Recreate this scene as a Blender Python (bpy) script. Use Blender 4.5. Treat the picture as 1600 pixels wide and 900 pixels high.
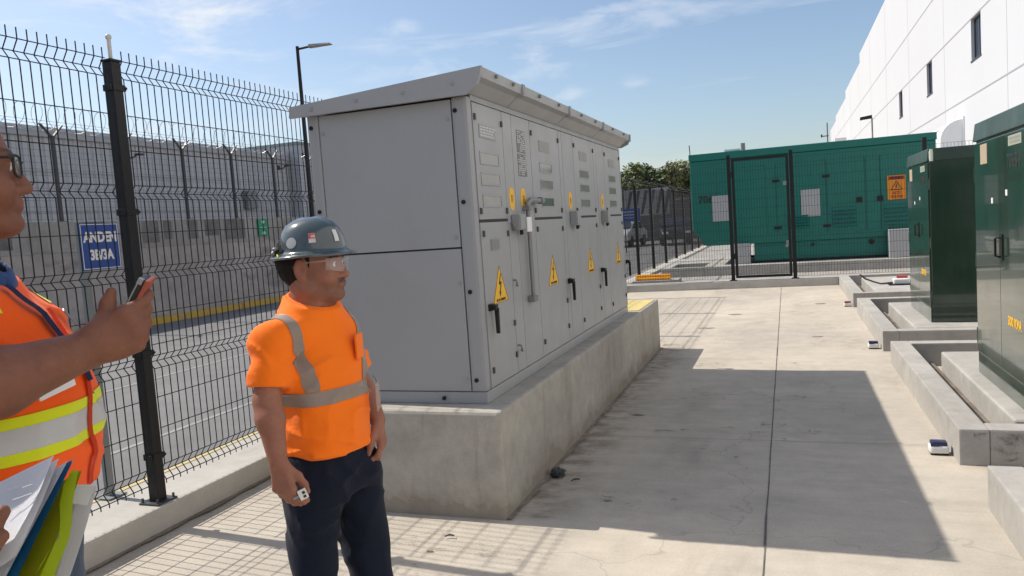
import bpy, bmesh, math, random
import numpy as np
from mathutils import Vector, Matrix, noise

random.seed(7)
S = bpy.context.scene
for _o in list(bpy.data.objects): bpy.data.objects.remove(_o)
COL = S.collection
R = math.radians

# ------------------------------------------------------------------ camera
CAM_F = 1197.42                      # focal length in photo pixels (photo is 1600 wide)
YAW, PITCH, ROLL = R(19.96), R(-4.568), R(-3.948)
CAM_P = Vector((0, 0, 1.6))
fw = Vector((-math.sin(YAW) * math.cos(PITCH), math.cos(YAW) * math.cos(PITCH), math.sin(PITCH)))
rt0 = Vector((math.cos(YAW), math.sin(YAW), 0)); up0 = rt0.cross(fw)
rt = rt0 * math.cos(ROLL) + up0 * math.sin(ROLL); up = up0 * math.cos(ROLL) - rt0 * math.sin(ROLL)
cam = bpy.data.cameras.new('camera'); camo = bpy.data.objects.new('camera', cam); COL.objects.link(camo)
cam.sensor_width = 36; cam.lens = 36 * CAM_F / 1600; cam.clip_start = 0.05; cam.clip_end = 2000
camo.matrix_world = Matrix(((rt.x, up.x, -fw.x, CAM_P.x), (rt.y, up.y, -fw.y, CAM_P.y), (rt.z, up.z, -fw.z, CAM_P.z), (0, 0, 0, 1)))
S.camera = camo

def at(px, py, dep):                 # a photo pixel at a given depth in front of the camera, as a world point
    return CAM_P + (fw + rt * ((px - 800) / CAM_F) - up * ((py - 450) / CAM_F)) * dep

# ------------------------------------------------------------------ world and sun
SUN_DIR = Vector((-0.875, 0.085, 1.0)).normalized()      # towards the sun
elev = math.asin(SUN_DIR.z); azim = math.atan2(SUN_DIR.x, SUN_DIR.y)
W = bpy.data.worlds.new('World'); S.world = W; W.use_nodes = True
nt = W.node_tree; bg = nt.nodes['Background']
sky = nt.nodes.new('ShaderNodeTexSky'); sky.sky_type = 'NISHITA'; sky.sun_disc = False
sky.sun_elevation = elev; sky.sun_rotation = azim; sky.air_density = 1.0; sky.dust_density = 1.4; sky.ozone_density = 1.5
tc = nt.nodes.new('ShaderNodeTexCoord')
def wn(t, **k):
    n = nt.nodes.new(t)
    for a, b in k.items(): setattr(n, a, b)
    return n
# thin cirrus: streaky noise on the sky direction, denser low down on the left
mp = wn('ShaderNodeMapping'); mp.inputs['Rotation'].default_value = (0, 0, R(25)); mp.inputs['Scale'].default_value = (1.0, 1.6, 5.5)
nt.links.new(tc.outputs['Generated'], mp.inputs['Vector'])
n1 = wn('ShaderNodeTexNoise'); n1.inputs['Scale'].default_value = 3.4; n1.inputs['Detail'].default_value = 8; n1.inputs['Roughness'].default_value = 0.62; n1.inputs['Distortion'].default_value = 0.5
nt.links.new(mp.outputs[0], n1.inputs['Vector'])
cr = wn('ShaderNodeValToRGB'); cr.color_ramp.elements[0].position = 0.53; cr.color_ramp.elements[1].position = 0.78
cr.color_ramp.elements[1].color = (0.8, 0.8, 0.8, 1)
nt.links.new(n1.outputs['Fac'], cr.inputs[0])
n2 = wn('ShaderNodeTexNoise'); n2.inputs['Scale'].default_value = 1.3; n2.inputs['Detail'].default_value = 2
nt.links.new(tc.outputs['Generated'], n2.inputs['Vector'])
cr2 = wn('ShaderNodeValToRGB'); cr2.color_ramp.elements[0].position = 0.40; cr2.color_ramp.elements[1].position = 0.62
nt.links.new(n2.outputs['Fac'], cr2.inputs[0])
mm = wn('ShaderNodeMath', operation='MULTIPLY'); nt.links.new(cr.outputs[0], mm.inputs[0]); nt.links.new(cr2.outputs[0], mm.inputs[1])
# a veil of cirrus towards the left and a few small flat puffs, each at its own bearing in the sky
fl = wn('ShaderNodeMapping'); fl.inputs['Scale'].default_value = (1, 1, 2.6); nt.links.new(tc.outputs['Generated'], fl.inputs['Vector'])
pn = wn('ShaderNodeTexNoise'); pn.inputs['Scale'].default_value = 13; pn.inputs['Detail'].default_value = 7; pn.inputs['Roughness'].default_value = 0.6; nt.links.new(fl.outputs[0], pn.inputs['Vector'])
total = mm.outputs[0]
def mth(op, a, b):
    n = wn('ShaderNodeMath', operation=op); n.use_clamp = False
    for i, v in ((0, a), (1, b)):
        if isinstance(v, (int, float)): n.inputs[i].default_value = v
        else: nt.links.new(v, n.inputs[i])
    return n.outputs[0]
for px_, py_, r_, gain in ((130, 60, .42, .95), (655, 112, .09, .6), (845, 92, .10, .55), (630, 44, .06, .4), (832, 112, .08, .5), (893, 150, .055, .4), (996, 127, .05, .35), (850, 40, .06, .35), (1020, 30, .10, .35)):
    d = (at(px_, py_, 1) - CAM_P).normalized(); ds = wn('ShaderNodeVectorMath', operation='DISTANCE'); nt.links.new(fl.outputs[0], ds.inputs[0]); ds.inputs[1].default_value = (d.x, d.y, d.z * 2.6)
    m_ = wn('ShaderNodeMapRange'); m_.interpolation_type = 'SMOOTHSTEP'; m_.inputs['From Min'].default_value = r_; m_.inputs['From Max'].default_value = 0; nt.links.new(ds.outputs['Value'], m_.inputs['Value'])
    src = n1.outputs['Fac'] if r_ > .2 else pn.outputs['Fac']
    q_ = mth('ADD', mth('MULTIPLY', m_.outputs[0], .55), mth('MULTIPLY', mth('SUBTRACT', src, .5), 2.2 if r_ > .2 else 1.7))
    c_ = wn('ShaderNodeMapRange'); c_.interpolation_type = 'SMOOTHSTEP'; c_.inputs['From Min'].default_value = .30; c_.inputs['From Max'].default_value = .85; c_.inputs['To Max'].default_value = gain; nt.links.new(q_, c_.inputs['Value'])
    total = mth('MAXIMUM', total, mth('MULTIPLY', c_.outputs[0], mth('MINIMUM', mth('MULTIPLY', m_.outputs[0], 3.0), 1.0)))
mx = wn('ShaderNodeMixRGB'); mx.inputs[2].default_value = (6.0, 6.3, 6.7, 1)
nt.links.new(total, mx.inputs[0]); nt.links.new(sky.outputs[0], mx.inputs[1])
nt.links.new(mx.outputs[0], bg.inputs['Color']); bg.inputs['Strength'].default_value = 0.118
sl = bpy.data.lights.new('sun', 'SUN'); sl.energy = 4.1; sl.angle = R(0.5); sl.color = (1.0, 0.94, 0.85)
so = bpy.data.objects.new('sun', sl); COL.objects.link(so); so.rotation_euler = SUN_DIR.to_track_quat('Z', 'Y').to_euler()
S.view_settings.view_transform = 'Standard'; S.view_settings.look = 'None'; S.view_settings.gamma = 1; S.view_settings.use_curve_mapping = False
S.view_settings.exposure = 0.30
S.cycles.max_bounces = 6
S.cycles.transparent_max_bounces = 12

# ------------------------------------------------------------------ helpers: materials
def srgb(r, g, b):
    f = lambda c: (c / 255 / 12.92) if c / 255 <= 0.04045 else ((c / 255 + 0.055) / 1.055) ** 2.4
    return (f(r), f(g), f(b), 1)

def new_mat(name):
    m = bpy.data.materials.new(name); m.use_nodes = True
    return m, m.node_tree, m.node_tree.nodes['Principled BSDF']

def nd(t, typ, **k):
    n = t.nodes.new(typ)
    for a, b in k.items():
        if hasattr(n, a): setattr(n, a, b)
    return n

def noise_node(t, scale, detail=4, rough=0.55, vec=None, dist=0.0):
    n = t.nodes.new('ShaderNodeTexNoise'); n.inputs['Scale'].default_value = scale; n.inputs['Detail'].default_value = detail
    n.inputs['Roughness'].default_value = rough; n.inputs['Distortion'].default_value = dist
    if vec is not None: t.links.new(vec, n.inputs['Vector'])
    return n

def ramp(t, src, stops):
    r = t.nodes.new('ShaderNodeValToRGB'); e = r.color_ramp.elements
    while len(e) < len(stops): e.new(0.5)
    for i, (p, c) in enumerate(stops):
        e[i].position = p; e[i].color = c if len(c) == 4 else (*c, 1)
    t.links.new(src, r.inputs[0]); return r

def mixc(t, fac, a, b, mode='MIX'):
    m = t.nodes.new('ShaderNodeMixRGB'); m.blend_type = mode
    for i, v in ((0, fac), (1, a), (2, b)):
        if hasattr(v, 'is_linked') or hasattr(v, 'links'): t.links.new(v, m.inputs[i])
        elif i == 0: m.inputs[0].default_value = v
        else: m.inputs[i].default_value = v if len(v) == 4 else (*v, 1)
    return m.outputs[0]

def grey(v): return (v, v, v, 1)
def sc(c, k): return (c[0] * k, c[1] * k, c[2] * k, 1)

def paint(name, col, rough=0.45, metal=0.0, var=0.06, bump=0.0, scale=6.0, dirt=0.0, dirt_col=(0.30, 0.27, 0.22, 1), coat=0.0, spec=0.5, streak=0.0):
    """painted or plastic surface with slight uneven tone and dust"""
    m, t, p = new_mat(name)
    co = nd(t, 'ShaderNodeTexCoord').outputs['Object']
    n = noise_node(t, scale, 5, 0.6, co)
    c = mixc(t, n.outputs['Fac'], sc(col, 1 - var), sc(col, 1 + var))
    if dirt:
        n2 = noise_node(t, scale * 0.7, 7, 0.7, co, 0.6)
        f = ramp(t, n2.outputs['Fac'], [(0.48, grey(0)), (0.75, grey(dirt))]).outputs[0]
        c = mixc(t, f, c, dirt_col)
    if streak:                                        # rain-washed vertical dust runs and small scuffs
        ms = nd(t, 'ShaderNodeMapping'); t.links.new(co, ms.inputs['Vector']); ms.inputs['Scale'].default_value = (5, 5, 0.5)
        st_ = noise_node(t, 1.6, 6, 0.7, ms.outputs[0], 0.3); c = mixc(t, ramp(t, st_.outputs['Fac'], [(0.45, grey(0)), (0.75, grey(streak))]).outputs[0], c, dirt_col)
        sk = noise_node(t, 26, 3, 0.85, co); c = mixc(t, ramp(t, sk.outputs['Fac'], [(0.71, grey(0)), (0.76, grey(streak))]).outputs[0], c, sc(dirt_col, 0.6))
    t.links.new(c, p.inputs['Base Color'])
    n3 = noise_node(t, scale * 3, 3, 0.5, co)
    rr = ramp(t, n3.outputs['Fac'], [(0.3, grey(max(0.02, rough - 0.07))), (0.7, grey(rough + 0.07))])
    t.links.new(rr.outputs[0], p.inputs['Roughness'])
    p.inputs['Metallic'].default_value = metal
    if 'Coat Weight' in p.inputs: p.inputs['Coat Weight'].default_value = coat
    p.inputs['Specular IOR Level'].default_value = spec
    if bump:
        b = nd(t, 'ShaderNodeBump'); b.inputs['Strength'].default_value = bump; b.inputs['Distance'].default_value = 0.01
        t.links.new(n.outputs['Fac'], b.inputs['Height']); t.links.new(b.outputs[0], p.inputs['Normal'])
    return m

def concrete(name, base, var=0.16, scale=1.0, stain=(0.10, 0.09, 0.08, 1), stain_amt=0.35, streak=False, warm=None, bump=0.25, brush=False, foot=0.0):
    m, t, p = new_mat(name)
    co = nd(t, 'ShaderNodeTexCoord').outputs['Object']
    a = noise_node(t, 0.55 * scale, 6, 0.62, co, 0.4)
    b = noise_node(t, 4.5 * scale, 8, 0.7, co)
    f = noise_node(t, 85 * scale, 4, 0.7, co)
    c = mixc(t, ramp(t, a.outputs['Fac'], [(0.30, grey(0)), (0.70, grey(1))]).outputs[0], sc(base, 1 - var), sc(warm or base, 1 + var))
    c = mixc(t, ramp(t, b.outputs['Fac'], [(0.33, grey(0)), (0.68, grey(1))]).outputs[0], c, sc(base, 1.08), 'MIX') if False else c
    bb = ramp(t, b.outputs['Fac'], [(0.30, grey(1 - var * 1.1)), (0.70, grey(1 + var * 0.5))])
    c = mixc(t, 1.0, c, bb.outputs[0], 'MULTIPLY')
    ff = ramp(t, f.outputs['Fac'], [(0.25, grey(0.86)), (0.75, grey(1.08))])
    c = mixc(t, 1.0, c, ff.outputs[0], 'MULTIPLY')
    mp_ = nd(t, 'ShaderNodeMapping'); t.links.new(co, mp_.inputs['Vector'])
    mp_.inputs['Scale'].default_value = (2.6, 2.6, 0.35) if streak else (1.0, 0.55, 1.0)
    s = noise_node(t, 1.1 * scale, 7, 0.68, mp_.outputs[0], 0.8)
    sf = ramp(t, s.outputs['Fac'], [(0.54, grey(0)), (0.76, grey(stain_amt))])
    c = mixc(t, sf.outputs[0], c, stain)
    if brush:                                         # float marks across the slab, hairline cracks, scattered dark grit
        mb_ = nd(t, 'ShaderNodeMapping'); t.links.new(co, mb_.inputs['Vector']); mb_.inputs['Scale'].default_value = (0.35, 5.5, 1); mb_.inputs['Rotation'].default_value = (0, 0, 0.05)
        br = noise_node(t, 2.2, 6, 0.7, mb_.outputs[0], 0.4)
        c = mixc(t, 1.0, c, ramp(t, br.outputs['Fac'], [(0.30, grey(0.94)), (0.68, grey(1.04))]).outputs[0], 'MULTIPLY')
        wv = noise_node(t, 1.3, 4, 0.6, co); vm = nd(t, 'ShaderNodeVectorMath', operation='ADD'); t.links.new(co, vm.inputs[0]); t.links.new(wv.outputs['Color'], vm.inputs[1])
        vo = nd(t, 'ShaderNodeTexVoronoi', feature='DISTANCE_TO_EDGE'); vo.inputs['Scale'].default_value = 0.42; t.links.new(vm.outputs[0], vo.inputs['Vector'])
        ck = ramp(t, vo.outputs['Distance'], [(0.0, grey(0.30)), (0.0035, grey(0))]); c = mixc(t, ck.outputs[0], c, sc(stain, 0.8))
        gr = noise_node(t, 38, 3, 0.8, co); gs_ = noise_node(t, 1.7, 3, 0.6, co)
        gm = nd(t, 'ShaderNodeMath', operation='MULTIPLY'); t.links.new(ramp(t, gr.outputs['Fac'], [(0.66, grey(0)), (0.72, grey(1))]).outputs[0], gm.inputs[0]); t.links.new(ramp(t, gs_.outputs['Fac'], [(0.50, grey(0)), (0.66, grey(0.6))]).outputs[0], gm.inputs[1])
        c = mixc(t, gm.outputs[0], c, stain)
    if foot:                                          # tide line of damp and dirt along the bottom of the block, irregular upper edge
        sp_ = nd(t, 'ShaderNodeSeparateXYZ'); t.links.new(co, sp_.inputs[0])
        en = noise_node(t, 3.0, 6, 0.7, co); ma_ = nd(t, 'ShaderNodeMath', operation='MULTIPLY_ADD'); t.links.new(en.outputs['Fac'], ma_.inputs[0]); ma_.inputs[1].default_value = -0.42; t.links.new(sp_.outputs['Z'], ma_.inputs[2])
        fr = ramp(t, ma_.outputs[0], [(0.0, grey(foot)), (0.012, grey(foot * .55)), (0.10, grey(0))])
        fr.color_ramp.elements[0].position = 0.0
        ad_ = nd(t, 'ShaderNodeMath', operation='ADD'); t.links.new(ma_.outputs[0], ad_.inputs[0]); ad_.inputs[1].default_value = 0.14; t.links.new(ad_.outputs[0], fr.inputs[0])
        c = mixc(t, fr.outputs[0], c, stain)
    t.links.new(c, p.inputs['Base Color'])
    p.inputs['Roughness'].default_value = 0.88; p.inputs['Specular IOR Level'].default_value = 0.25
    bu = nd(t, 'ShaderNodeBump'); bu.inputs['Strength'].default_value = bump; bu.inputs['Distance'].default_value = 0.006
    hm = nd(t, 'ShaderNodeMath', operation='ADD'); t.links.new(b.outputs['Fac'], hm.inputs[0]); t.links.new(f.outputs['Fac'], hm.inputs[1])
    t.links.new(hm.outputs[0], bu.inputs['Height']); t.links.new(bu.outputs[0], p.inputs['Normal'])
    return m

def glass(name, tint=(0.9, 0.95, 0.95, 1), alpha=0.18, rough=0.03):
    m, t, p = new_mat(name)
    p.inputs['Base Color'].default_value = tint; p.inputs['Roughness'].default_value = rough; p.inputs['Alpha'].default_value = alpha
    p.inputs['Specular IOR Level'].default_value = 0.8
    return m

# ------------------------------------------------------------------ helpers: geometry
ORG = {}
class MB:
    def __init__(s): s.bm = bmesh.new()
    def _bev(s, verts, bev, seg=2):
        es = set()
        for v in verts: es.update(v.link_edges)
        bmesh.ops.bevel(s.bm, geom=list(es), offset=bev, segments=seg, profile=0.7, affect='EDGES', clamp_overlap=True)
    def box(s, x0, x1, y0, y1, z0, z1, bev=0, seg=2):
        return s.hexa([(x0, y0, z0), (x1, y0, z0), (x1, y1, z0), (x0, y1, z0)], [(x0, y0, z1), (x1, y0, z1), (x1, y1, z1), (x0, y1, z1)], bev, seg)
    def hexa(s, lo, hi, bev=0, seg=2):
        v = [s.bm.verts.new(p) for p in list(lo) + list(hi)]
        fs = [(3, 2, 1, 0), (4, 5, 6, 7), (0, 1, 5, 4), (1, 2, 6, 5), (2, 3, 7, 6), (3, 0, 4, 7)]
        for f in fs: s.bm.faces.new([v[i] for i in f])
        if bev: s._bev(v, bev, seg)
        return s
    def prism(s, pts, ext, bev=0):
        ext = Vector(ext); a = [s.bm.verts.new(Vector(p)) for p in pts]; b = [s.bm.verts.new(Vector(p) + ext) for p in pts]
        n = len(a); s.bm.faces.new(a[::-1]); s.bm.faces.new(b)
        for i in range(n): s.bm.faces.new((a[i], a[(i + 1) % n], b[(i + 1) % n], b[i]))
        if bev: s._bev(a + b, bev, 1)
        return s
    def quad(s, pts): s.bm.faces.new([s.bm.verts.new(p) for p in pts]); return s
    def cyl(s, a, b, r, r2=None, n=12, cap=True):
        a, b = Vector(a), Vector(b); r2 = r if r2 is None else r2
        z = (b - a).normalized(); x = z.orthogonal().normalized(); y = z.cross(x)
        A, B = [], []
        for i in range(n):
            w = 2 * math.pi * i / n; d = x * math.cos(w) + y * math.sin(w)
            A.append(s.bm.verts.new(a + d * r)); B.append(s.bm.verts.new(b + d * r2))
        for i in range(n): s.bm.faces.new((A[i], A[(i + 1) % n], B[(i + 1) % n], B[i]))
        if cap: s.bm.faces.new(A[::-1]); s.bm.faces.new(B)
        return s
    def tube(s, pts, r, n=6, cap=True, closed=False):
        P = [Vector(p) for p in pts]; rings = []; x = None
        rs = r if isinstance(r, (list, tuple)) else [r] * len(P)
        for i, p in enumerate(P):
            d = (P[min(i + 1, len(P) - 1)] - P[max(i - 1, 0)])
            if d.length < 1e-9: d = Vector((0, 0, 1))
            d.normalize()
            x = d.orthogonal().normalized() if x is None else (x - d * x.dot(d)).normalized()
            y = d.cross(x)
            rings.append([s.bm.verts.new(p + (x * math.cos(2 * math.pi * k / n) + y * math.sin(2 * math.pi * k / n)) * rs[i]) for k in range(n)])
        for A, B in zip(rings, rings[1:]):
            for k in range(n): s.bm.faces.new((A[k], A[(k + 1) % n], B[(k + 1) % n], B[k]))
        if cap: s.bm.faces.new(rings[0][::-1]); s.bm.faces.new(rings[-1])
        return s
    def ball(s, c, r, seg=12, rings=8, rot=None):
        r = (r, r, r) if isinstance(r, (int, float)) else r
        M = Matrix.Translation(c) @ (rot.to_4x4() if rot is not None else Matrix()) @ Matrix.Diagonal((*r, 1))
        bmesh.ops.create_uvsphere(s.bm, u_segments=seg, v_segments=rings, radius=1, matrix=M); return s
    def lathe(s, prof, M=Matrix(), n=32, sx=1, sy=1):
        rings = []
        for r, z in prof:
            if r < 1e-6: rings.append([s.bm.verts.new(M @ Vector((0, 0, z)))])
            else: rings.append([s.bm.verts.new(M @ Vector((r * sx * math.cos(2 * math.pi * k / n), r * sy * math.sin(2 * math.pi * k / n), z))) for k in range(n)])
        for A, B in zip(rings, rings[1:]):
            for k in range(n):
                q = [A[k % len(A)], A[(k + 1) % len(A)], B[(k + 1) % len(B)], B[k % len(B)]]
                u = []
                for v in q:
                    if v not in u: u.append(v)
                if len(u) > 2: s.bm.faces.new(u)
        return s
    def build(s, name, mat, parent=None, smooth=False, recalc=True, loc=None):
        if recalc: bmesh.ops.recalc_face_normals(s.bm, faces=s.bm.faces[:])
        if smooth is not False:
            ang = smooth if not isinstance(smooth, bool) else 0.7
            for f in s.bm.faces: f.smooth = True
            for e in s.bm.edges:
                if len(e.link_faces) == 2 and e.calc_face_angle(0) > ang: e.smooth = False
        o0 = ORG.get(parent.name, Vector()) if parent else (Vector(loc) if loc else Vector())
        if o0.length: bmesh.ops.translate(s.bm, verts=s.bm.verts[:], vec=-o0)
        me = bpy.data.meshes.new(name); s.bm.to_mesh(me); s.bm.free()
        return link_mesh(name, me, mat, parent, None if parent else o0)

def link_mesh(name, me, mat, parent=None, loc=None):
    o = bpy.data.objects.new(name, me); COL.objects.link(o)
    if mat: me.materials.append(mat)
    if parent:
        o.parent = parent; ORG[o.name] = ORG.get(parent.name, Vector())
    elif loc is not None:
        o.location = loc; ORG[o.name] = Vector(loc)
    return o

def tag(o, label=None, cat=None, group=None, kind=None):
    if label: o['label'] = label
    if cat: o['category'] = cat
    if group: o['group'] = group
    if kind: o['kind'] = kind
    return o

def thing(name, label, cat, loc=(0, 0, 0), group=None):
    o = bpy.data.objects.new(name, None); COL.objects.link(o); o.location = loc; o.empty_display_size = 0.1
    ORG[o.name] = Vector(loc)
    return tag(o, label, cat, group)

def kids(o): return [c for c in bpy.data.objects if c.parent == o]
def copy_tree(o, parent=None, loc=None, label=None):
    c = o.copy(); COL.objects.link(c)
    if parent: c.parent = parent
    if loc is not None: c.location = loc
    if label: c['label'] = label
    ORG[c.name] = Vector(loc) if loc is not None else ORG.get(parent.name if parent else o.name, Vector())
    for k in kids(o): copy_tree(k, c)
    return c

def text(name, s, size, loc, xdir, updir, mat, parent, depth=0.001, xscale=1.0, align='CENTER', bold=0.0, z_off=0.0):
    cu = bpy.data.curves.new(name, 'FONT'); cu.body = s; cu.size = size; cu.align_x = align; cu.align_y = 'CENTER'; cu.extrude = depth; cu.offset = bold; cu.resolution_u = 3
    tmp = bpy.data.objects.new(name, cu); COL.objects.link(tmp)
    dg = bpy.context.evaluated_depsgraph_get(); me = bpy.data.meshes.new_from_object(tmp.evaluated_get(dg))
    bpy.data.objects.remove(tmp); bpy.data.curves.remove(cu)
    x = Vector(xdir).normalized(); y = Vector(updir).normalized(); z = x.cross(y)
    o0 = ORG.get(parent.name, Vector()) if parent else Vector()
    M = Matrix(((x.x, y.x, z.x, loc[0] - o0.x), (x.y, y.y, z.y, loc[1] - o0.y), (x.z, y.z, z.z, loc[2] - o0.z), (0, 0, 0, 1))) @ Matrix.Diagonal((xscale, 1, 1, 1))
    me.transform(M); me.materials.clear()
    return link_mesh(name, me, mat, parent)

# ------------------------------------------------------------------ materials
M_pave = concrete('pavement_concrete', (0.47, 0.425, 0.36, 1), 0.12, 1.0, (0.21, 0.175, 0.14, 1), 0.42, warm=(0.505, 0.445, 0.36, 1), brush=True)
M_plinth = concrete('plinth_concrete', (0.41, 0.385, 0.335, 1), 0.17, 1.6, (0.20, 0.160, 0.118, 1), 0.6, streak=True, foot=0.55)
M_pit = concrete('pit_concrete', (0.41, 0.39, 0.355, 1), 0.14, 1.8, (0.20, 0.185, 0.165, 1), 0.5)
M_kerb = concrete('kerb_concrete', (0.46, 0.435, 0.39, 1), 0.10, 1.5, (0.26, 0.23, 0.20, 1), 0.3)
M_rwall = concrete('retaining_wall_concrete', (0.37, 0.335, 0.31, 1), 0.2, 0.9, (0.07, 0.068, 0.07, 1), 0.8)
M_rwall2 = concrete('upper_wall_concrete', (0.33, 0.315, 0.30, 1), 0.16, 1.2, (0.14, 0.135, 0.13, 1), 0.75, streak=True)
M_asph = concrete('asphalt', (0.20, 0.195, 0.19, 1), 0.12, 0.8, (0.12, 0.12, 0.12, 1), 0.35)
M_earth = concrete('dry_earth', (0.30, 0.25, 0.19, 1), 0.2, 0.2, (0.16, 0.14, 0.10, 1), 0.4)
M_grit = concrete('brown_grit', (0.20, 0.17, 0.135, 1), 0.3, 7.0, (0.08, 0.07, 0.055, 1), 0.7)
M_gravel = concrete('gravel', (0.36, 0.34, 0.31, 1), 0.25, 7.0, (0.14, 0.13, 0.12, 1), 0.6)
M_grey = paint('grey_cabinet_paint', (0.33, 0.337, 0.345, 1), 0.42, 0, 0.03, dirt=0.22, scale=2.0, dirt_col=(0.25, 0.235, 0.21, 1), streak=0.09)
M_grey2 = paint('grey_cabinet_frame_paint', (0.315, 0.322, 0.33, 1), 0.45, 0, 0.03, dirt=0.2, scale=2.5, dirt_col=(0.22, 0.205, 0.18, 1), streak=0.10)
M_seam = paint('dark_gasket', (0.035, 0.035, 0.035, 1), 0.8)
M_black = paint('black_powder_coat', (0.013, 0.013, 0.014, 1), 0.5, 0, 0.15, scale=12, spec=0.3)
M_wire = paint('black_coated_wire', (0.012, 0.012, 0.013, 1), 0.5, spec=0.3)
M_gwire = paint('dark_fence_steel', (0.05, 0.052, 0.055, 1), 0.5, 0.3)
M_razor = paint('razor_wire_steel', (0.32, 0.33, 0.34, 1), 0.4, 0.7)
M_steel = paint('galvanised_steel', (0.24, 0.245, 0.25, 1), 0.5, 0.5, 0.12, scale=14)
M_galv = paint('grey_galvanised_post', (0.22, 0.24, 0.24, 1), 0.5, 0.3, 0.1, scale=9)
M_blue = paint('sign_blue', (0.022, 0.07, 0.30, 1), 0.4)
M_white = paint('white_paint', (0.78, 0.78, 0.77, 1), 0.5)
M_yel = paint('warning_yellow', (0.85, 0.47, 0.02, 1), 0.5)
M_dyel = paint('road_yellow', (0.55, 0.35, 0.045, 1), 0.75, 0, 0.15, scale=5, dirt=0.75, dirt_col=(0.3, 0.28, 0.25, 1))
M_pyel = paint('faded_yellow_paint', (0.60, 0.47, 0.16, 1), 0.75, 0, 0.1, scale=5, dirt=0.7, dirt_col=(0.42, 0.40, 0.35, 1))
M_ink = paint('black_ink', (0.02, 0.02, 0.02, 1), 0.6)
M_gen = paint('genset_green', (0.001, 0.145, 0.112, 1), 0.42, 0, 0.08, scale=1.2, dirt=0.04, dirt_col=(0.06, 0.16, 0.13, 1), streak=0.10)
M_gend = paint('genset_green_recess', (0.003, 0.10, 0.08, 1), 0.5)
M_lid = paint('olive_green_lid', (0.024, 0.052, 0.036, 1), 0.42, 0, 0.10, scale=1.5, dirt=0.2, dirt_col=(0.12, 0.115, 0.085, 1), streak=0.1)
M_tgreen = paint('olive_green_gloss', (0.021, 0.047, 0.031, 1), 0.15, 0, 0.10, scale=1.5, dirt=0.10, dirt_col=(0.12, 0.115, 0.085, 1), coat=0.7, streak=0.12)
M_lab = paint('aged_label', (0.34, 0.36, 0.27, 1), 0.6, scale=60, var=0.2)
M_labt = paint('tan_label', (0.42, 0.33, 0.22, 1), 0.6, scale=60, var=0.15)
M_bldg = paint('white_render', (0.585, 0.59, 0.605, 1), 0.75, 0, 0.03, scale=0.25, streak=0.0)
M_bseam = paint('panel_seam_grey', (0.38, 0.38, 0.40, 1), 0.8)
M_winf = paint('dark_bronze_frame', (0.035, 0.03, 0.028, 1), 0.4)
M_wing = paint('dark_window_glass', (0.02, 0.03, 0.05, 1), 0.06, spec=0.8)
M_plastic = paint('white_plastic', (0.72, 0.72, 0.70, 1), 0.35)
M_navy = paint('navy_plastic', (0.02, 0.022, 0.08, 1), 0.35)
M_rust = paint('brown_red_plastic', (0.22, 0.07, 0.045, 1), 0.5)
M_plate = paint('printed_plate', (0.30, 0.30, 0.30, 1), 0.45, 0.3, 0.25, scale=80)
M_vent = paint('louvre_grille', (0.30, 0.29, 0.265, 1), 0.5, 0.2)

# ================================================================== THE SETTING
def sheet(name, x0, x1, y0, y1, z, mat, nx=1, ny=1):
    mb = MB()
    mb.quad([(x0, y0, z), (x1, y0, z), (x1, y1, z), (x0, y1, z)])
    o = mb.build(name, mat, recalc=False); tag(o, kind='structure'); return o
sheet('ground', -600, 600, -600, 900, -0.03, M_earth)
sheet('concrete_pavement', -3.42, 7.99, -8, 16.52, 0.0, M_pave)
sheet('road', -13.1, -3.93, -40, 70, -0.006, M_asph)
# sealed slab joints: thin ragged fillings a little above the slab
M_joint = concrete('joint_sealant', (0.13, 0.12, 0.11, 1), 0.25, 6, (0.3, 0.28, 0.25, 1), 0.6)
M_saw = concrete('saw_cut_dust', (0.27, 0.245, 0.215, 1), 0.25, 6, (0.38, 0.35, 0.3, 1), 0.7)
def joint(p0, p1, w, seed, mat):
    rnd = random.Random(seed); a, b = Vector(p0), Vector(p1); d = (b - a); L = d.length; d.normalize(); s = Vector((-d.y, d.x, 0))
    mb = MB(); n = int(L / 0.06); prev = None
    for i in range(n + 1):
        c = a + d * (L * i / n) + s * (noise.noise((i * 0.11, seed, 0)) * w * 0.35)
        ww = w * (0.55 + 0.5 * abs(noise.noise((i * 0.23, seed, 4))) + (0.55 if noise.noise((i * 0.07, seed, 9)) > 0.32 else 0))
        q = (mb.bm.verts.new(c - s * ww / 2), mb.bm.verts.new(c + s * ww / 2))
        if prev: mb.bm.faces.new((prev[0], q[0], q[1], prev[1]))
        prev = q
    return tag(mb.build('pavement_joint', mat), kind='structure')
joint((-0.157, -6, 0.004), (-0.157, 16.5, 0.004), 0.009, 1, M_joint)
for i, y in enumerate((-1.0, 2.2, 5.46, 8.55, 11.7, 14.3)):
    joint((-1.49 if y > 3.7 and y < 9.3 else -3.4, y, 0.008), (0.9, y, 0.008), 0.007, 10 + i, M_joint if i == 2 else M_saw)
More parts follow.
